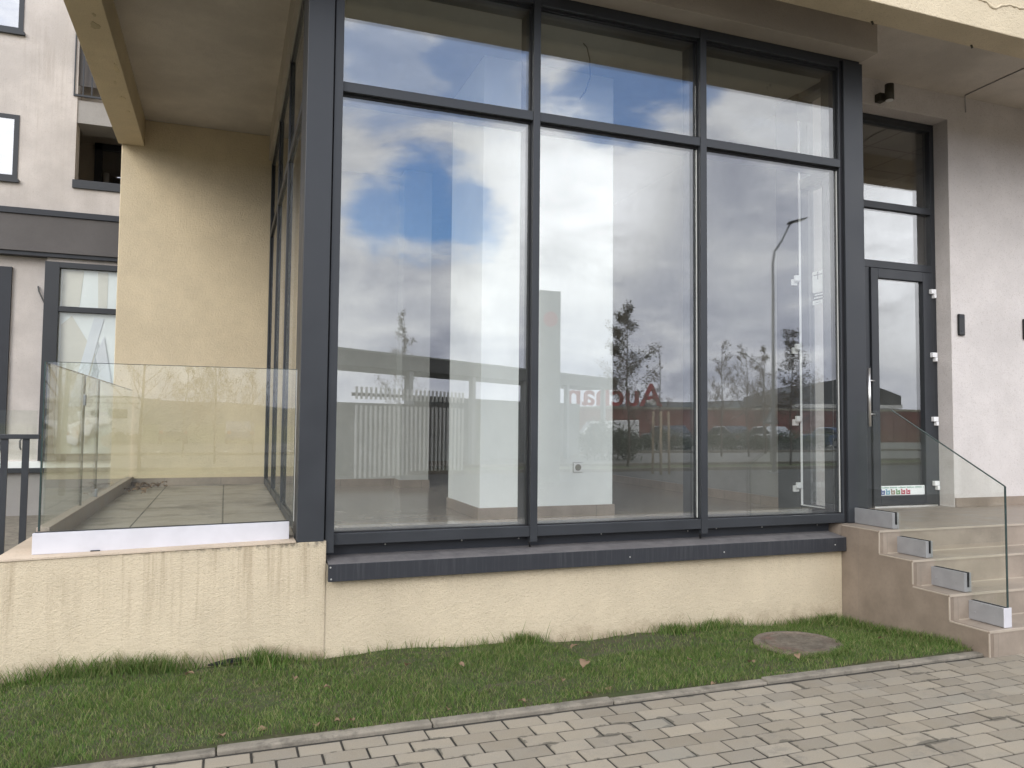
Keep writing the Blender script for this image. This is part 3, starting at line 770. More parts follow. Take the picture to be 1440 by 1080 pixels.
# ------------------------------------------------------------------ FAR APARTMENT BUILDING
Y=14.0
ap=empty('apartment_building',(-4,Y,0),'pale weathered apartment building behind the terrace with dark windows and balconies','building')
m=M()
m.box(-12,-2.375,Y,Y+.3,4.78,12)                        # main upper wall
m.box(-2.375,3,Y,Y+.3,4.78,5.20)
m.box(-12,-2.72,Y+.15,Y+.4,.75,4.12); m.box(-2.72,3,Y+.15,Y+.4,.75,.95); m.box(-2.72,3,Y+.05,Y+.4,3.99,4.12)
m.build('wall',m_pinkfar,ap)
m=B(-2.375,3,Y+.02,Y+.6,6.28,6.65); m.box(-2.375,3,Y+.02,Y+.25,9.1,9.4); m.build('balcony_slab',m_greylight,ap)
m=M(); m.box(-2.95,-2.8,Y+.3,Y+2.6,4.9,9.5); m.box(-2.95,-2.375,Y+.3,Y+.33,4.9,9.5); m.box(-2.95,3,Y+2.5,Y+2.7,4.9,9.6); m.box(-2.8,3,Y+.3,Y+2.6,5.05,5.2); m.box(-2.8,3,Y+.3,Y+2.6,6.75,6.9); m.box(-2.8,3,Y+.3,Y+2.6,9.2,9.4)
m.build('balcony_recess',m_soffr,ap)
B(-2.40,3,Y-.04,Y+.3,5.20,5.335).build('balcony_sill',m_ant,ap,bevel=.004)
m=B(-12,3,Y-.06,Y+.3,4.12,4.70); m.build('canopy_band',m_greyr,ap,bevel=.006)
m=B(-12,3,Y-.09,Y+.05,4.70,4.79); m.build('band_flashing',m_antd,ap)
m=B(-12,3,Y-.03,Y+.16,4.06,4.12); m.build('canopy_drip',m_antd,ap)
m=B(-12,3,Y+.10,Y+.4,-.1,.66); m.build('plinth',m_greylight,ap)
m=B(-12,3,Y+.02,Y+.4,.655,.73); m.build('plinth_sill',m_ant,ap,bevel=.004)
m=B(-12,3,Y+.06,Y+.4,.73,.83); m.build('sill_step',m_white,ap)
def awin(x0,x1,z0,z1):
    m=M(); t=.07
    m.box(x0,x1,Y-.015,Y+.05,z0,z0+t); m.box(x0,x1,Y-.015,Y+.05,z1-t,z1); m.box(x0,x0+t,Y-.015,Y+.05,z0+t,z1-t); m.box(x1-t,x1,Y-.015,Y+.05,z0+t,z1-t)
    m.box(x0-.03,x1+.03,Y-.06,Y+.02,z0-.05,z0)
    o=m.build('window',m_ant,ap); B(x0+t,x1-t,Y-.008,Y-.002,z0+t,z1-t).build('pane',m_gfar,o)
    B(x0+.03,x1-.03,Y+.052,Y+.06,z0,z1).build('blind',m_greylight,o)
awin(-4.6,-3.165,5.24,6.27); awin(-4.6,-3.165,7.60,9.2)
# balcony rail and door in the recess
m=M()
for z in (6.70,7.75): m.box(-2.43,3,Y-.03,Y+.0,z,z+.03)
x=-2.43
while x<-1.0: m.box(x,x+.018,Y-.025,Y-.005,6.70,7.75); x+=.125
m.build('balcony_rail',m_ant,ap)
m=M(); m.box(-2.37,-1.2,Y+.05,Y+.06,6.9,7.7); m.build('balcony_screen',m_greyr,ap)
d=M(); d.box(-2.46,-2.33,Y+2.4,Y+2.5,5.2,6.75); d.box(-2.46,-.9,Y+2.4,Y+2.5,6.63,6.75); dd=d.build('balcony_door',m_ant,ap); B(-2.33,-.9,Y+2.44,Y+2.46,5.2,6.63).build('pane',m_gfar,dd)
m=M(); m.tube([(-2.25,Y+2.4,5.95),(-2.25,Y+2.4,6.18)],.05,12); m.build('balcony_lamp',m_greylight,ap)
# shop window with poster
m=M(); m.box(-2.735,-2.53,Y-.02,Y+.15,.84,3.99); m.box(-2.53,3,Y-.02,Y+.15,3.90,3.99); m.box(-2.53,3,Y-.015,Y+.12,3.20,3.285); m.box(-2.53,3,Y-.02,Y+.12,.84,.95)
sw=m.build('shop_window',m_ant,ap,bevel=.004)
for z0,z1 in ((.95,3.20),(3.285,3.90)): B(-2.53,3,Y+.04,Y+.06,z0,z1).build('pane',glass('poster_glass',.04),sw)
m_post=simple('pale_poster_print',(.80,.80,.80),.6,var=.03,vs=3); m_pg=simple('pale_grey_print',(.70,.70,.74),.6,var=.03,vs=3); m_pb=simple('beige_print',(.66,.61,.54),.6,var=.03); m_pd=simple('grey_print',(.46,.46,.48),.6,var=.1,vs=5)
po=M(); po.box(-2.53,2.9,Y+.08,Y+.09,.95,3.92)
def pp(poly,mi,e): po.prism(poly,lambda u,w,d:(u,d,w),Y+.08-e-.004,Y+.08-e,mi)
pp([(-2.50,.95),(-2.30,.95),(-2.0,2.55),(-2.35,3.15),(-2.5,3.0)],2,.001)
pp([(-2.36,1.7),(-2.20,1.7),(-1.89,3.12),(-2.03,3.15)],1,.006)
pp([(-2.12,1.7),(-2.04,1.7),(-1.90,2.55),(-1.96,2.75)],3,.011)
pp([(-1.99,2.5),(-1.88,2.85),(-1.68,1.7),(-1.80,1.7)],1,.016)
pp([(-2.5,3.3),(-2.25,3.3),(-2.2,3.88),(-2.5,3.88)],2,.001); pp([(-1.98,3.3),(-1.85,3.3),(-1.85,3.88),(-2.0,3.88)],2,.001)
pp([(-1.62,3.15),(-1.5,3.1),(-1.4,2.2),(-1.66,2.35),(-1.72,2.62),(-1.60,2.75)],3,.021)
pp([(-1.66,2.58),(-1.5,2.78),(-1.45,2.6),(-1.62,2.45)],1,.026); pp([(-1.70,2.05),(-1.5,2.40),(-1.48,2.25),(-1.66,1.95)],3,.021)
for k in range(14):
    x=-2.5+random.random()*1.0; z=1.2+random.random()*.6; w=random.uniform(.1,.3); pp([(x,z),(x+w,z+random.uniform(-.1,.15)),(x+w*.7,z-.16),(x+.03,z-.12)],random.choice([1,0,1,2]),.03+.005*k)
po.build('window_poster',[m_post,m_pg,m_pb,m_pd],sw)
B(-12,-3.21,Y+.10,Y+.16,1.0,3.88).build('dark_shutter',m_antd,ap)
m=M(); m.tube([(-2.85,Y+.14,3.60),(-2.83,Y+.10,3.52),(-2.76,Y+.11,3.36),(-2.70,Y+.13,3.26)],.012,6); m.build('wall_wire',m_dkpan,ap)
m=M(); m.tube([(-2.99,Y+.10,1.02),(-2.99,Y+.05,1.05),(-2.995,Y+.05,1.15),(-2.99,Y+.10,1.18)],.014,6); m.build('grab_handle',m_dkpan,ap)
gfp=B(-9,-2.6,13.2,13.215,.9,1.62).build('glass_parapet',m_gbal,ap)
sheet('passage_paving',-12,-1.18,5.5,14.1,-.012,m_conc)

# ------------------------------------------------------------------ STREET BEHIND THE CAMERA (seen reflected)
sheet('road',-60,90,-12,-1.3,-.02,m_asph)
sheet('grass_verge',-60,90,-15,-12,-.01,m_field)
sheet('car_park',-60,90,-46,-15,-.02,m_lot)
m=M()
m.box(-60,90,-12.1,-11.95,-.1,.08); m.box(-60,90,-15.1,-14.95,-.1,.08); m.box(-60,90,-26.3,-26.0,-.1,.10); m.box(-14,40,-1.32,-1.2,-.12,.005); tag(m.build('road_kerb',m_conc),kind='structure')
m=M()
for k in range(-10,20): m.quad((k*3,-31.5,-.012),(k*3+.12,-31.5,-.012),(k*3+.12,-27,-.012),(k*3,-27,-.012))
tag(m.build('parking_lines',m_whitec),kind='structure')
# hills
m=M(); hv=[]; nn=90
for k in range(nn+1):
    a=math.pi+math.pi*k/nn-.0; d=820
    h=21+3*math.sin(k*.23)+2.5*math.sin(k*.61+1)+1.5*math.sin(k*1.7)
    for dd,hh in ((d-160,-6),(d-60,h*.75),(d,h),(d+150,-6)): hv.append((dd*math.cos(a),dd*math.sin(a),hh))
m.add(hv,[(k*4+j,(k+1)*4+j,(k+1)*4+j+1,k*4+j+1) for k in range(nn) for j in range(3)],0,True)
tag(m.build('hills',simple('hill_forest',(.06,.068,.07),1,var=.25,vs=.02),origin=(0,0,-6)),kind='structure')

# trees
def tree_meshes(seed,h,leaves,spread,bare,trunk_h,lvls=2):
    q=random.Random(seed); tr=M(); cr=M()
    top=[]; r0=.016*h/3+.012
    pts=[(0,0,-.1)]; x=y=0
    for k in range(1,9):
        x+=q.gauss(0,.03); y+=q.gauss(0,.03); pts.append((x,y,h*.97*k/8))
    tr.tube(pts,[r0*(1-.92*k/8)+.004 for k in range(9)],7)
    tips=[]
    def branch(p,d,L,r,lv):
        n=4; pp_=[p]; dd=Vector(d)
        for k in range(n):
            dd=(dd+Vector((q.gauss(0,.12),q.gauss(0,.12),q.gauss(.08,.08)))).normalized(); pp_.append(pp_[-1]+dd*(L/n))
        cr.tube(pp_,[max(.003,r*(1-.75*k/n)) for k in range(n+1)],4 if lv==0 else 3,0,False)
        if lv<lvls:
            for k in range(q.randint(4,6) if lv<2 else q.randint(3,4)):
                t=q.uniform(.3,1); b=pp_[min(n,int(t*n)+0)]
                nd=(dd+Vector((q.gauss(0,.65),q.gauss(0,.65),q.gauss(.25,.35)))).normalized()
                branch(b,nd,L*q.uniform(.35,.6),r*.5,lv+1)
        tips.extend(pp_[1:])
    for k in range(int(9+h*2.2)):
        t=trunk_h+(1-trunk_h)*(k+q.random())/(9+h*2.2); zz=t*h*.95
        i0=min(7,int(zz/(h*.97)*8)); P0=Vector(pts[i0]).lerp(Vector(pts[i0+1]),zz/(h*.97)*8-i0)
        a=q.uniform(0,6.3); up=q.uniform(.5,1.2)
        branch(P0,Vector((math.cos(a),math.sin(a),up)).normalized(),h*spread*(1.15-t)*q.uniform(.7,1.2),r0*.35*(1.1-t)+.003,0)
    for k in range(leaves):
        p=q.choice(tips)+Vector((q.gauss(0,.07),q.gauss(0,.07),q.gauss(0,.07))); s=q.uniform(.022,.044)*(h/5)**.4
        u=Vector((q.gauss(0,1),q.gauss(0,1),q.gauss(0,1))).normalized(); w=u.cross(Vector((q.gauss(0,1),q.gauss(0,1),q.gauss(0,1)))).normalized()
        cr.add([p-u*s,p+w*s*.6,p+u*s,p-w*s*.6],[(0,1,2,3)],1)
    return tr,cr
def tree(loc,seed,h,leaves,spread,label,name='street_tree',trunk_h=.22,lm=None,stakes=False,group=None,lvls=2):
    o=empty(name,loc,label,'tree',group); tr,cr=tree_meshes(seed,h,leaves,spread,False,trunk_h,lvls)
    t=tr.build('trunk',m_bark,o,origin=(0,0,0)); t.location=(0,0,0)
    c=cr.build('crown',[m_twig,lm or m_treeleaf],o,origin=(0,0,0)); c.location=(0,0,0)
    if stakes:
        for a in (0,2.1,4.2):
            s=M().tube([(.30*math.cos(a),.30*math.sin(a),-.1),(.26*math.cos(a),.26*math.sin(a),1.9)],.035,8).build('stake',m_stake,o,origin=(0,0,0)); s.location=(0,0,0)
    return o
TG='street trees reflected in the glass'
tree((13.5,-14.4,0),1,6.0,4200,.34,'leafy young tree reflected in the middle pane right of the white pillar',group=TG)
tree((8.5,-28.9,0),2,7.3,1500,.27,'sparse upright tree reflected above the dark pavilion roof',group=TG)
tree((20.3,-14.0,0),3,5.4,2600,.31,'leafy tree reflected in the right pane beside the street lamp',group=TG)
tree((22.6,-21.7,0),4,5.7,450,.32,'nearly bare tree reflected in the left of the right pane',lvls=3,group=TG)
tree((23.9,-21.3,0),5,5.4,700,.42,'bushy bare brown tree reflected next to the lamp pole',lvls=3,trunk_h=.08,group=TG)
tree((12.55,-10.55,0),6,4.1,120,.16,'thin bare sapling held by three wooden stakes',stakes=True,group=TG)
tree((-4.0,-12.5,0),7,7.5,500,.28,'bare tree with slim trunk reflected at the left of the terrace glass',group=TG)
tree((-3.0,-7.2,0),8,8.5,700,.27,'large thick trunked tree reflected in the terrace glass',group=TG)
tree((-2.3,-14.5,0),9,6.5,300,.24,'slim bare tree reflected in the middle of the terrace glass',group=TG)
tree((-.3,-19.0,0),10,5.2,900,.36,'twiggy spreading tree reflected at the right of the terrace glass',lvls=3,group=TG)
tree((-1.6,-24.0,0),15,4.6,500,.40,'low bushy bare tree reflected between two slim trees in the terrace glass',trunk_h=.08,lvls=3,group=TG)
tree((1.2,-27.0,0),16,4.2,400,.42,'low bushy bare tree reflected at the right end of the terrace glass',trunk_h=.08,lvls=3,group=TG)
tree((-5.6,-26.0,0),17,5.0,400,.36,'bare tree reflected near the motorhome in the terrace glass',trunk_h=.1,lvls=3,group=TG)
tree((27,-24,0),14,6.0,1300,.26,'leafy tree reflected in the door glass',group=TG)
# hedges
def hedge(loc,L,W,H,seed,label):
    q=random.Random(seed); core=M(); lv=M()
    nk=10
    for k in range(int(5500*L*H/6)):
        x=q.uniform(-L/2,L/2); e=.82+.18*math.sin(x*2.1+seed); y=q.gauss(0,W*.32); z=abs(q.gauss(H*.55,H*.28))*e
        if z>H*1.05: continue
        s=q.uniform(.03,.06); u=Vector((q.gauss(0,1),q.gauss(0,1),q.gauss(0,1))).normalized(); w=u.cross(Vector((q.gauss(0,1),q.gauss(0,1),q.gauss(0,1)))).normalized(); p=Vector((x,y,z))
        lv.add([p-u*s,p+w*s*.7,p+u*s,p-w*s*.7],[(0,1,2,3)])
    for k in range(int(L*3)):
        x=-L/2+L*(k+.5)/(L*3); core.tube([(x,0,-.1),(x+q.gauss(0,.1),q.gauss(0,.1),H*.5),(x+q.gauss(0,.2),q.gauss(0,.2),H*.9)],[.03,.02,.006],5)
    o=empty('hedge',loc,label,'hedge')
    a=lv.build('foliage',m_hedge,o,origin=(0,0,0)); a.location=(0,0,0); b=core.build('stems',m_bark,o,origin=(0,0,0)); b.location=(0,0,0)
hedge((-7,-41.5,-.02),4.4,1.2,.95,1,'dark hedge in front of the motorhome reflected in the terrace glass')
hedge((21,-29,-.02),9,1.3,1.2,2,'low hedge in front of the white van reflected in the middle pane')
hedge((15.2,-19,-.02),2.4,1.2,1.7,3,'dark green shrub reflected beside the staked sapling')
hedge((31,-29.5,-.02),10,1.3,1.2,4,'low hedge reflected in the right pane in front of the red building')

# vehicles
def car(loc,rz,paint,label,kind='car'):
    o=empty('parked_'+kind,loc,label,kind,'vehicles in the car park')
    fn=lambda u,w,d:(u,d,w)
    if kind=='car':
        L,W=4.2,.86; low=[(-2.1,.35),(-2.05,.75),(-1.9,.88),(-.9,.95),(1.55,.95),(2.02,.82),(2.1,.4),(1.9,.22),(-1.9,.22)]
        cab=[(-.95,.95),(-.30,1.42),(.85,1.46),(1.65,.95)]; wz=.32
        gl=[(-.78,.98),(-.25,1.36),(.80,1.40),(1.42,.98)]
    else:
        L,W=5.4,.98; low=[(-2.7,.4),(-2.68,.95),(-2.2,1.1),(2.68,1.1),(2.7,.4),(2.5,.28),(-2.5,.28)]
        cab=[(-2.15,1.1),(-1.45,2.05),(2.66,2.2),(2.68,1.1)]; wz=.36
        gl=[(-1.95,1.15),(-1.4,1.85),(-.6,1.88),(-.6,1.15)]
    m=M(); m.prism(low,fn,-W,W)
    m.add([(u,-W*.98,w) for u,w in cab]+[(u,W*.98,w) for u,w in cab],[(3,2,1,0),(4,5,6,7),(0,1,5,4),(1,2,6,5),(2,3,7,6),(3,0,4,7)])
    b=m.build('body',paint,o,bevel=.06,seg=3,origin=(0,0,0)); b.location=(0,0,0)
    m=M(); m.prism(gl,fn,-W*.99-.008,-W*.97); m.prism(gl,fn,W*.97,W*.99+.008)
    a,c=cab[0],cab[1]; m.quad((a[0]+.03,-W*.8,a[1]+.06),(a[0]+.03,W*.8,a[1]+.06),(c[0]-.06,W*.75,c[1]-.08),(c[0]-.06,-W*.75,c[1]-.08)); 
    w_=m.build('side_window',m_carglass,o,origin=(0,0,0)); w_.location=(0,0,0)
    for ux in (-L*.31,L*.31):
        for sy in (-1,1):
            wm=M(); wm.tube([(ux,sy*(W-.2),wz),(ux,sy*(W+.01),wz)],wz,18)
            t=wm.build('wheel',m_tyre,o,origin=(0,0,0)); t.location=(0,0,0)
            rm=M(); rm.tube([(ux,sy*(W+.005),wz),(ux,sy*(W+.02),wz)],wz*.6,14); r_=rm.build('rim',m_alu,t,origin=(0,0,0)); r_.location=(0,0,0)
    for sy in (-1,1):
        hm=M(); hm.box(-L/2-.02,-L/2+.12,sy*W*.6,sy*W*.88,.62,.76); t=hm.build('headlight',m_lampl,o,origin=(0,0,0)); t.location=(0,0,0)
        hm=M(); hm.box(L/2-.1,L/2+.015,sy*W*.68,sy*W*.92,.65,.85); t=hm.build('tail_light',m_tail,o,origin=(0,0,0)); t.location=(0,0,0)
    o.rotation_euler=(0,0,rz); return o
def paint(n,c): 
    m=simple(n,c,.28,var=.03); m.node_tree.nodes['Principled BSDF'].inputs['Coat Weight'].default_value=.6; return m
pw_,ps_,pd_,pr_,pb_=paint('white_car_paint',(.75,.75,.74)),paint('silver_car_paint',(.42,.43,.44)),paint('dark_car_paint',(.03,.032,.036)),paint('red_car_paint',(.35,.03,.03)),paint('blue_car_paint',(.05,.09,.2))
car((30.6,-49.6,-.33),.25,pw_,'white delivery van reflected below the red store sign','van')
car((17.5,-34.0,-.02),1.5,pw_,'white car reflected left of the white van')
car((31,-33,-.02),1.55,pd_,'dark car reflected in the right pane')
car((34.2,-33,-.02),1.55,ps_,'silver car reflected in the right pane beside the dark car')
car((40,-33.5,-.02),1.5,pb_,'blue car reflected towards the door')
car((26.8,-33.5,-.02),1.6,pd_,'dark hatchback reflected next to the white van')
car((-9.8,-38.2,-.02),.2,pw_,'white car reflected at the left of the terrace glass')
car((-3.2,-45.0,-.02),1.5,pd_,'dark car reflected behind the thick trunk in the terrace glass')
car((.9,-45.0,-.02),1.55,pb_,'blue car reflected at the right of the terrace glass')
# motorhome
mh=empty('motorhome',(-8.2,-45.2,0),'white motorhome reflected in the terrace glass','motorhome')
fn=lambda u,w,d:(-8.2+u,-45.2+d,w)
m=M(); m.prism([(-3.0,.5),(-3.0,1.2),(-2.3,1.5),(-1.7,2.0),(-2.6,2.25),(-2.5,2.8),(3.0,2.85),(3.1,.5)],fn,-1.1,1.1); m.build('body',pw_,mh,bevel=.06,seg=3)
for u0,u1,w0,w1 in ((-.2,.8,1.6,2.05),(1.3,2.4,1.55,2.15)): B(-8.2+u0,-8.2+u1,-44.10,-44.08,w0,w1).build('window',m_carglass,mh,bevel=.01)
for u in (-2.0,2.0):
    for sy in (-1,1): M().tube([(-8.2+u,-45.2+sy*.85,.36),(-8.2+u,-45.2+sy*1.12,.36)],.36,18).build('wheel',m_tyre,mh)
B(-11.25,-5.1,-44.095,-44.085,2.5,2.56).build('stripe',m_dkpan,mh)

# street lamps
def lamp(loc,h,label,rz=0,arm=1.4):
    o=empty('street_lamp',loc,label,'street lamp','street lamps'); 
    p=M(); p.tube([(0,0,-.05),(0,0,h*.5),(0,0,h-.9),(.06,0,h-.5),(.3,0,h-.15),(arm,0,h+.45)],[.07,.055,.045,.04,.035,.03],12); p=p.build('pole',m_steelg,o,origin=(0,0,0)); p.location=(0,0,0)
    l=M(); l.prism([(arm-.1,h+.38),(arm+.50,h+.57),(arm+.52,h+.61),(arm+.2,h+.53),(arm-.1,h+.45)],lambda u,w,d:(u,d,w),-.11,.11); l=l.build('lamp_head',m_dkpan,o,bevel=.02,origin=(0,0,0)); l.location=(0,0,0)
    g2=M(); g2.prism([(arm+.05,h+.415),(arm+.45,h+.54),(arm+.45,h+.55),(arm+.05,h+.425)],lambda u,w,d:(u,d,w),-.1,.1); g2=g2.build('lens',m_lampl,l,origin=(0,0,0)); g2.location=(0,0,0)
    b=M().box(-.16,.16,-.16,.16,-.05,.03).build('base_plate',m_steelg,o,origin=(0,0,0)); b.location=(0,0,0)
    o.rotation_euler=(0,0,rz)
lamp((16.4,-10.1,0),7.6,'tall grey street lamp reflected in the right pane',0.35,.6)
lamp((32.4,-31,0),5.6,'small far street lamp reflected low in the right pane',3.4,1.2)
# warning sign
sg=empty('road_sign',(19.7,-14.4,0),'triangular road sign on a pole reflected below the street lamp','road sign')
M().tube([(19.7,-14.4,-.05),(19.7,-14.4,2.2)],.03,10).build('pole',m_steelg,sg)
M().prism([(-.38,1.55),(.38,1.55),(0,2.2)],lambda u,w,d:(19.7+u,-14.36+d,w),0,.02).build('sign_plate',m_dkpan,sg)
M().prism([(-.26,1.62),(.26,1.62),(0,2.06)],lambda u,w,d:(19.7+u,-14.338+d,w),0,.004).build('sign_face',m_steelg,sg)

# trolley pavilion with dark roof and slatted screen
pv=empty('pavilion',(6,-14,0),'dark roofed pavilion with a slatted screen reflected in the left pane','pavilion')
A=Vector((2.5,-12.2,0)); Bp=Vector((17.6,-22.9,0)); dv=(Bp-A).normalized(); LN=(Bp-A).length; nv=Vector((-dv.y,dv.x,0))*1   # nv points to +y side
if nv.y<0: nv=-nv
def pvb(m,u0,u1,w0,w1,z0,z1,mi=0):
    P=[A+dv*u+nv*w for u,w in ((u0,w0),(u1,w0),(u1,w1),(u0,w1))]
    m.hexa([(p.x,p.y,z0) for p in P]+[(p.x,p.y,z1) for p in P],mi)
m=M(); pvb(m,.2,LN,-2.0,0,3.15,3.6); m.build('roof',m_dkpan,pv,bevel=.02)
m=M(); pvb(m,.15,LN+.05,-2.05,.04,3.6,3.66); m.build('roof_trim',m_grp,pv)
for k in range(6):
    m=M(); u=.5+k*(LN-1)/5.2; pvb(m,u,u+.18,-.3,-.12,-.05,3.15); m.build('post',m_steelg,pv)
m=M(); pvb(m,6,LN-.5,-1.9,-1.8,-.05,2.45); m.build('rear_wall',m_grp,pv)
for k in range(26):
    m=M(); u=-.2+k*.185; pvb(m,u,u+.06,1.6,1.64,-.1,1.95); pvb(m,u,u+.06,1.6,1.64,2.12,2.45); m.build('slat',m_whitec,pv)
m=M()
for z in (.3,1.25,2.2): pvb(m,-.3,4.6,1.56,1.60,z,z+.09)
m.build('slat_rail',m_wood,pv)
m=M(); pvb(m,-.3,4.7,.6,.7,-.1,2.05); m.build('timber_backing',m_wood,pv)
# totem
tt=empty('store_totem',(7.9,-8.4,0),'grey box shaped store totem reflected on the white pillar','sign')
B(7.55,8.15,-9.2,-8.2,-.1,4.95).build('pylon',m_grp,tt,bevel=.02)
m=M(); m.tube([(7.85,-8.195,4.2),(7.85,-8.17,4.2)],.20,20); m.build('red_emblem',m_red,tt)
m=M(); m.tube([(7.50,-8.7,4.25),(7.545,-8.7,4.25)],.26,20); m.build('red_emblem',m_red,tt)

# supermarket with its sign
sm=empty('supermarket',(52,-76,-2.6),'long red and white supermarket with red roof lettering reflected in the glass','supermarket')
P0=Vector((22,-84.5,0)); P1=Vector((92,-57.2,0)); sd=(P1-P0).normalized(); SL=(P1-P0).length; sn=Vector((-sd.y,sd.x,0))
def sb(m,u0,u1,w0,w1,z0,z1,mi=0):
    P=[P0+sd*u+sn*w for u,w in ((u0,w0),(u1,w0),(u1,w1),(u0,w1))]
    m.hexa([(p.x,p.y,z0) for p in P]+[(p.x,p.y,z1) for p in P],mi)
m=M(); sb(m,0,SL,-30,0,-2.8,3.35); m.build('wall',m_redw,sm)
m=M(); sb(m,-.1,SL+.1,-30.1,.12,3.35,3.62); m.build('parapet',m_beigec,sm)
m=M()
for k in range(46):
    u=1+k*1.6; sb(m,u,u+.1,.0,.06,-2.8,3.35)
m.build('cladding_ribs',m_redw,sm)
m=M(); sb(m,SL*.02,SL*.09,.02,.3,-2.8,.4); en=m.build('entrance',m_carglass,sm)
# dark domed canopy on the right
m=M(); pts=[]
for k in range(9):
    t=k/8; pts.append((SL*.62+t*SL*.20,4.7+2.6*math.sin(math.pi*(.12+.8*t))))
poly=pts+[(SL*.82,4.2),(SL*.62,4.2)]
m.prism(poly,lambda u,w,d:tuple((P0+sd*u+sn*d).to_3d()[:2])+(w,),-22,-1.0); m.build('curved_roof',m_dkpan,sm)
m=M(); sb(m,SL*.62,SL*.82,-.9,-.6,3.75,4.2); m.build('roof_band',m_whitec,sm)
cu=bpy.data.curves.new('txt','FONT'); cu.body='Auchan'; cu.size=3.85; cu.extrude=.15; cu.offset=.07; cu.align_x='CENTER'; cu.align_y='BOTTOM_BASELINE' if 'BOTTOM_BASELINE' in cu.bl_rna.properties['align_y'].enum_items else 'BOTTOM'
to=bpy.data.objects.new('txt',cu); COL.objects.link(to)
dg=bpy.context.evaluated_depsgraph_get(); me=bpy.data.meshes.new_from_object(to.evaluated_get(dg))
bpy.data.objects.remove(to)
me.materials.clear(); me.materials.append(m_red)
lt=bpy.data.objects.new('roof_lettering',me); COL.objects.link(lt); lt.parent=sm
ux=-sd; uy=Vector((0,0,1)); uz=ux.cross(uy)    # readable from the street side
c0=Vector((44.5,-74.6,3.8)); 
k=(c0-P0).dot(sd); c0=P0+sd*k+sn*.3; c0.z=3.8
W=Matrix(((ux.x,uy.x,uz.x,c0.x),(ux.y,uy.y,uz.y,c0.y),(ux.z,uy.z,uz.z,c0.z),(0,0,0,1)))
lt.matrix_local=Matrix.Translation(-Vector(sm['wl']))@W
lt['wl']=tuple(c0)
# small pale bird mark at the foot of the first letter
m=M(); bu=k+4.6
b0=P0+sd*bu+sn*.6; m.prism([(-.6,4.0),(-.1,3.85),(.35,4.05),(.75,4.3),(.35,4.45),(-.05,4.65),(-.5,4.4)],lambda u,w,d:(b0.x-sd.x*u+sn.x*d,b0.y-sd.y*u+sn.y*d,w),0,.1); m.build('bird_mark',m_whitec,sm)

# ------------------------------------------------------------------ WORLD, SUN
w=bpy.data.worlds.new('World'); S.world=w; w.use_nodes=True; g=N(w.node_tree); g.n.clear()
SUN_EL,SUN_AZ=R(25),R(222)      # azimuth measured from +Y towards +X
sky=g.new('ShaderNodeTexSky'); sky.sky_type='NISHITA'; sky.sun_disc=False; sky.sun_elevation=SUN_EL; sky.sun_rotation=SUN_AZ
d=g.new('ShaderNodeTexCoord').outputs['Generated']; nrm=g.new('ShaderNodeVectorMath',operation='NORMALIZE'); g.l.new(d,nrm.inputs[0]); d=nrm.outputs[0]
x,y,z=g.sep(d)
ds=g.scale(d,(1,1,2.6))
n1=g.noise(ds,5.0,10,.6,.3); n2=g.noise(ds,11,7,.6,.2); n3=g.noise(ds,2.2,4,.5)
def vec(az,el): az,el=R(az),R(el); return (math.sin(az)*math.cos(el),-math.cos(az)*math.cos(el),math.sin(el))
def blob(az,el,r):
    nd=g.new('ShaderNodeVectorMath',operation='DISTANCE'); g.l.new(g.scale(d,(1,1,1.0)),nd.inputs[0]); nd.inputs[1].default_value=vec(az,el)
    dist=g.math('ADD',nd.outputs['Value'],g.math('MULTIPLY',g.math('SUBTRACT',n1,.5),R(r)*1.8))
    dist=g.math('ADD',dist,g.math('MULTIPLY',g.math('SUBTRACT',n2,.5),R(r)*.9))
    return g.ramp(dist,R(r)*1.15,R(r)*.55)
hole=None
for az,el,r,a in ((13.6,16.0,4.3,.95),(10.2,15.0,3.0,.85),(16.6,15.6,3.2,.9),(18,25.5,5.5,.75),(28.5,25.5,6,.9),(11,25,5,.55),(-25,40,16,.7),(60,50,18,.7),(33,24,3,.7)):
    b=g.math('MULTIPLY',blob(az,el,r),a); hole=b if hole is None else g.math('MAXIMUM',hole,b)
thin=g.ramp(n1,.58,.70,0,.35)
hole=g.math('MAXIMUM',hole,g.math('MULTIPLY',thin,g.ramp(z,.25,.5)))
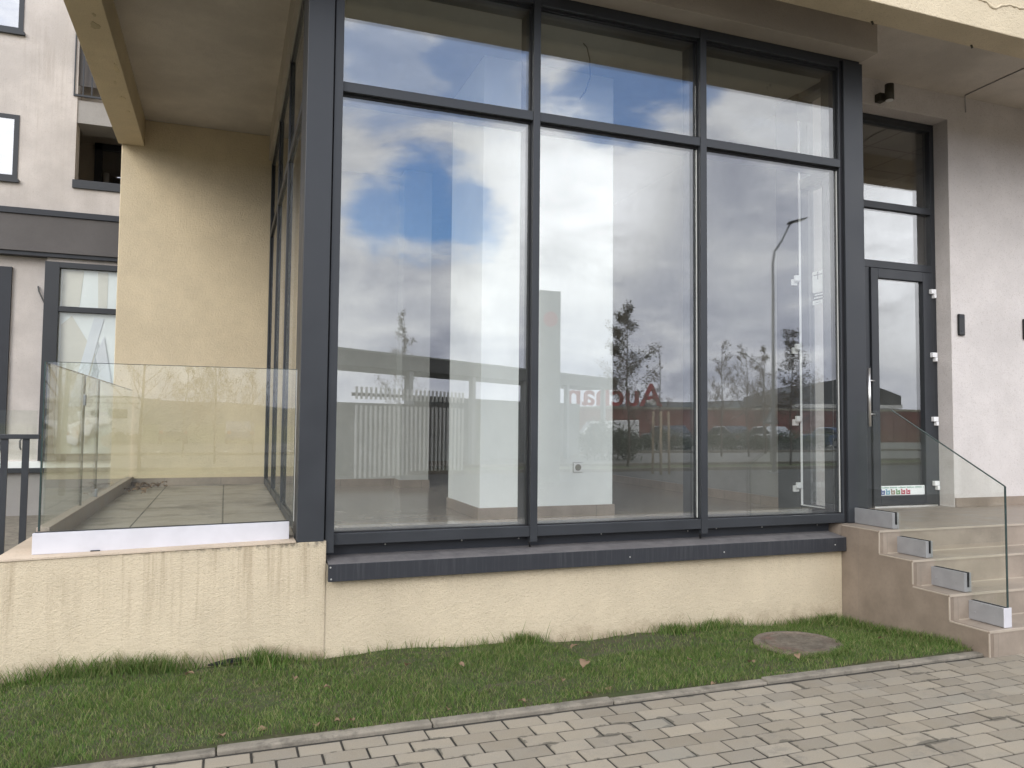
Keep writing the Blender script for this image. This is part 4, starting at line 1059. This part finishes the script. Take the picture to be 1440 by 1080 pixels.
# cloud brightness by region of the sky
br=g.math('ADD',g.ramp(n1,.30,.70,.62,1.15,False),g.math('MULTIPLY',g.math('SUBTRACT',n2,.5),.35))
low=g.ramp(z,.0,.17,.82,1.0); br=g.math('MULTIPLY',br,low)
br=g.math('MULTIPLY',br,g.ramp(z,.3,.9,1.0,1.25))
bright=blob(25,16.5,8.5); br=g.math('MULTIPLY',br,g.math('ADD',1.0,g.math('MULTIPLY',bright,.42)))
b3=blob(50,12,9); br=g.math('MULTIPLY',br,g.math('ADD',1.0,g.math('MULTIPLY',b3,.6)))
grey=blob(36,11,9); br=g.math('MULTIPLY',br,g.math('SUBTRACT',1.0,g.math('MULTIPLY',grey,.20)))
grey2=blob(13,8,4); br=g.math('MULTIPLY',br,g.math('SUBTRACT',1.0,g.math('MULTIPLY',grey2,.12)))
cc=g.mix(g.ramp(br,.45,1.05),(.82,.86,1.03),(.975,.98,1.0))
cs=g.new('ShaderNodeVectorMath',operation='SCALE'); g.l.new(cc,cs.inputs[0]); g.l.new(g.math('MULTIPLY',br,13.0),cs.inputs['Scale'])
sk=g.new('ShaderNodeVectorMath',operation='SCALE'); g.l.new(sky.outputs[0],sk.inputs[0]); sk.inputs['Scale'].default_value=1.0
skb=g.new('ShaderNodeVectorMath',operation='MULTIPLY'); g.l.new(sk.outputs[0],skb.inputs[0]); skb.inputs[1].default_value=(.95,1.4,2.0)
colr=g.mix(hole,cs.outputs[0],skb.outputs[0])
bg=g.new('ShaderNodeBackground'); g.l.new(colr,bg.inputs[0]); bg.inputs[1].default_value=.1
o=g.new('ShaderNodeOutputWorld'); g.l.new(bg.outputs[0],o.inputs[0])
sl=bpy.data.lights.new('sun','SUN'); sl.energy=.85; sl.angle=R(28); sl.color=(1,.95,.88)
so_=bpy.data.objects.new('sun',sl); COL.objects.link(so_); so_.location=(0,-20,30)
dirv=Vector((-math.sin(SUN_AZ)*math.cos(SUN_EL),-math.cos(SUN_AZ)*math.cos(SUN_EL),-math.sin(SUN_EL)))
so_.rotation_euler=dirv.to_track_quat('-Z','Y').to_euler()

# ------------------------------------------------------------------ RENDER SETTINGS
S.render.engine='CYCLES'; c=S.cycles
c.max_bounces=12; c.diffuse_bounces=5; c.glossy_bounces=6; c.transparent_max_bounces=32; c.transmission_bounces=6
c.use_denoising=True; c.caustics_reflective=False; c.caustics_refractive=False
c.sample_clamp_indirect=8
S.view_settings.view_transform='Standard'; S.view_settings.look='None'; S.view_settings.gamma=1; S.view_settings.exposure=.84
for ob in S.objects:
    if 'wl' in ob.keys(): del ob['wl']
    if 'used' in ob.keys(): del ob['used']
